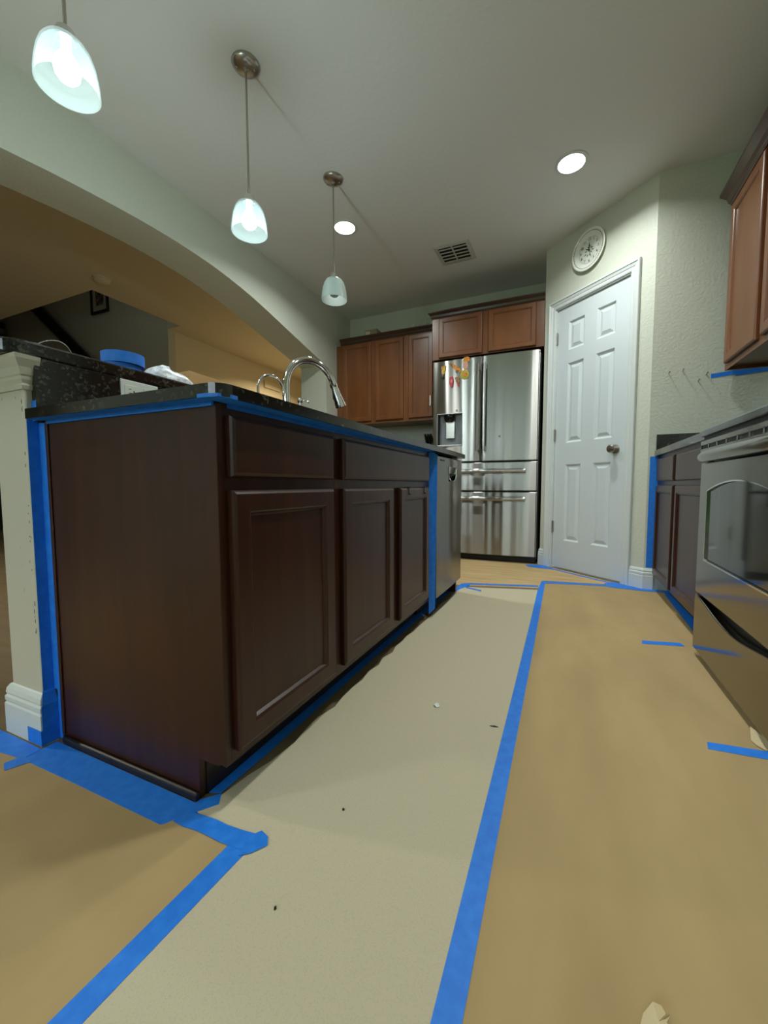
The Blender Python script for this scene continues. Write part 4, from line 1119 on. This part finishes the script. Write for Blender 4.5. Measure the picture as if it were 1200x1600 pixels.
pendant(0.195, True, 'lit glass pendant lamp nearest the camera')
pendant(0.971, True, 'lit glass pendant lamp in the middle of the row over the bar')
pendant(1.747, False, 'unlit glass pendant lamp farthest from the camera')

def can(x, y, label, watts=CAN_W, col=CAN_COL, lens='can_lens', z=CH):
    r = thing('recessed_light', (x, y, z-0.01), label, 'ceiling light', 'recessed ceiling lights')
    MB().lathe([(0.078, z-0.0004), (0.098, z-0.0004), (0.098, z-0.004), (0.090, z-0.008), (0.078, z-0.006), (0.078, z-0.0004)], (x, y, 0), 40, cap=(False, False)).build('trim_ring', 'trim_white', r, smooth=True)
    MB().lathe([(0.0775, z-0.0006), (0.0775, z-0.004)], (x, y, 0), 32).build('lens', lens, r)
    l = bpy.data.lights.new('can_light', 'AREA'); l.shape = 'DISK'; l.size = 0.15; l.energy = watts; l.color = col; l.spread = math.radians(150)
    o = bpy.data.objects.new('can_light', l); COL.objects.link(o); o.parent = r
    o.location = WM[r.name].inverted() @ Vector((x, y, z-0.006))
can(0.638, 2.238, 'bright recessed ceiling light before the pantry door')
can(-0.969, 2.208, 'bright recessed ceiling light behind the farthest pendant lamp')
can(0.638, 0.74, 'recessed ceiling light above the aisle between island and range', CAN_W*0.95)
can(-0.969, -0.9, 'added unseen fill light in the ceiling behind the camera on the left', CAN_W*0.4)  # unseen fill lamp, added to light the foreground floor
can(-3.05, 4.9, 'warm recessed ceiling light in the hall beyond the arch', 40, WARM_COL, 'warm_lens')
can(-3.3, -0.6, 'added unseen warm fill light in the room left of the bar', 26, (1.0, 0.93, 0.78), 'warm_lens')  # unseen fill lamp, added to brighten the dim room beyond the arch

def vent():
    x0, x1, y0, y1 = -0.425, -0.118, 2.73, 3.04
    r = thing('air_vent', ((x0+x1)/2, (y0+y1)/2, CH-0.012), 'square grey ceiling air vent with louvres', 'air vent')
    rr = lambda e, z: [(x0+e, y0+e, z), (x1-e, y0+e, z), (x1-e, y1-e, z), (x0+e, y1-e, z)]
    MB().loops([rr(0, CH-0.0005), rr(0.002, CH-0.004), rr(0.030, CH-0.011), rr(0.034, CH-0.011), rr(0.034, CH-0.0005)], capback=False, capfront=False).build('frame', 'vent_grey', r)
    MB().add(rr(0.033, CH-0.0008) + rr(0.033, CH-0.0012), [(0, 1, 2, 3), (7, 6, 5, 4)]).build('backing', 'black', r)
    ym = (x0+x1)/2
    n = 5
    for i in range(n):
        y = y0+0.034 + (y1-y0-0.068)*(i+0.62)/n
        MB().box(x0+0.033, x1-0.033, y-0.006, y+0.008, CH-0.010, CH-0.0065).build('louvre', 'vent_grey', r)
    MB().box(ym-0.006, ym+0.006, y0+0.034, y1-0.034, CH-0.014, CH-0.011).build('divider', 'vent_grey', r)
mat('vent_grey', hexc(196, 196, 188), 0.5)
vent()

# smoke alarm and fittings of the room beyond the arch
def smoke():
    x, y = -3.516, 2.043-0.12
    r = thing('smoke_alarm', (x, y, CH-0.04), 'round off-white smoke alarm on the hall ceiling', 'smoke alarm')
    MB().lathe([(0.075, CH-0.0004), (0.075, CH-0.012), (0.066, CH-0.014), (0.064, CH-0.030), (0.050, CH-0.040), (0.01, CH-0.041)], (x, y, 0), 32).build('body', 'alarm_white', r, smooth=True)
    MB().lathe([(0.005, CH-0.0405), (0.005, CH-0.043)], (x+0.02, y-0.02, 0), 10).build('test_button', 'white_plastic', r)
mat('alarm_white', hexc(205, 196, 172), 0.5)
smoke()
def picture():
    x0, x1, z0, z1 = -5.60, -5.225, 3.135, 3.65
    y = HY1-0.0006
    r = thing('picture_frame', ((x0+x1)/2, y, z0), 'black framed picture with a pale mat on the stair wall', 'picture frame')
    rr = lambda e, yy: [(x0+e, yy, z0+e), (x1-e, yy, z0+e), (x1-e, yy, z1-e), (x0+e, yy, z1-e)]
    MB().loops([rr(0, y), rr(0, y-0.025), rr(0.035, y-0.020), rr(0.038, y-0.008)], capback=False, capfront=False).build('frame', 'rail_black', r)
    MB().box(x0+0.036, x1-0.036, y-0.009, y-0.001, z0+0.036, z1-0.036).build('mat_board', 'mat_board', r)
    MB().box(x0+0.10, x1-0.10, y-0.0105, y-0.0092, z0+0.11, z1-0.11).build('print', 'photo_print', r)
picture()
def handrail():
    p0 = Vector((-7.10, HY1-0.085, 3.62)); p1 = Vector((-5.05, HY1-0.085, 2.04))
    r = thing('stair_handrail', ((p0.x+p1.x)/2, HY1-0.08, 2.0), 'black sloping handrail on the stair wall', 'handrail')
    d = (p1-p0).normalized(); up = Vector((-d.z, 0, d.x)); 
    if up.z < 0: up = -up
    L = []
    for p in (p0, p1):
        L.append([tuple(p + up*a + Vector((0, b_, 0))) for a, b_ in ((-0.075, -0.02), (-0.075, 0.02), (-0.03, 0.032), (0.055, 0.032), (0.075, 0.02), (0.075, -0.02), (0.055, -0.032), (-0.03, -0.032))])
    MB().loops(L).build('rail', 'rail_black', r)
    for t in (0.1, 0.5, 0.9):
        p = p0.lerp(p1, t) - up*0.06
        MB().tube([p, p + Vector((0, 0.03, -0.05)), Vector((p.x, HY1-0.0005, p.z-0.05))], 0.010, 8).build('bracket', 'rail_black', r)
handrail()
def newel():
    x, y = -7.95, 2.86
    r = thing('newel_post', (x, y, 0.0), 'dark stair newel post with stepped cap at the left edge', 'newel post')
    MB().box(x-0.10, x+0.10, y-0.10, y+0.10, 0.0005, 3.06).build('post', 'rail_black', r, bevel=0.01)
    MB().box(x-0.20, x+0.20, y-0.13, y+0.13, 3.0605, 3.16).build('collar', 'rail_black', r, bevel=0.01)
    MB().box(x-0.12, x+0.14, y-0.10, y+0.10, 3.1605, 3.26).build('neck', 'grey_plastic', r, bevel=0.01)
    MB().box(x-0.16, x+0.16, y-0.12, y+0.12, 3.2605, 3.36).build('cap', 'rail_black', r, bevel=0.01)
newel()
tag(MB().box(HXW, HXW+0.03, 4.80, 5.20, 2.37, 2.49).build('door_chime', 'alarm_white', bevel=0.006), 'pale rectangular chime box on the warm lit hall wall', 'chime box')
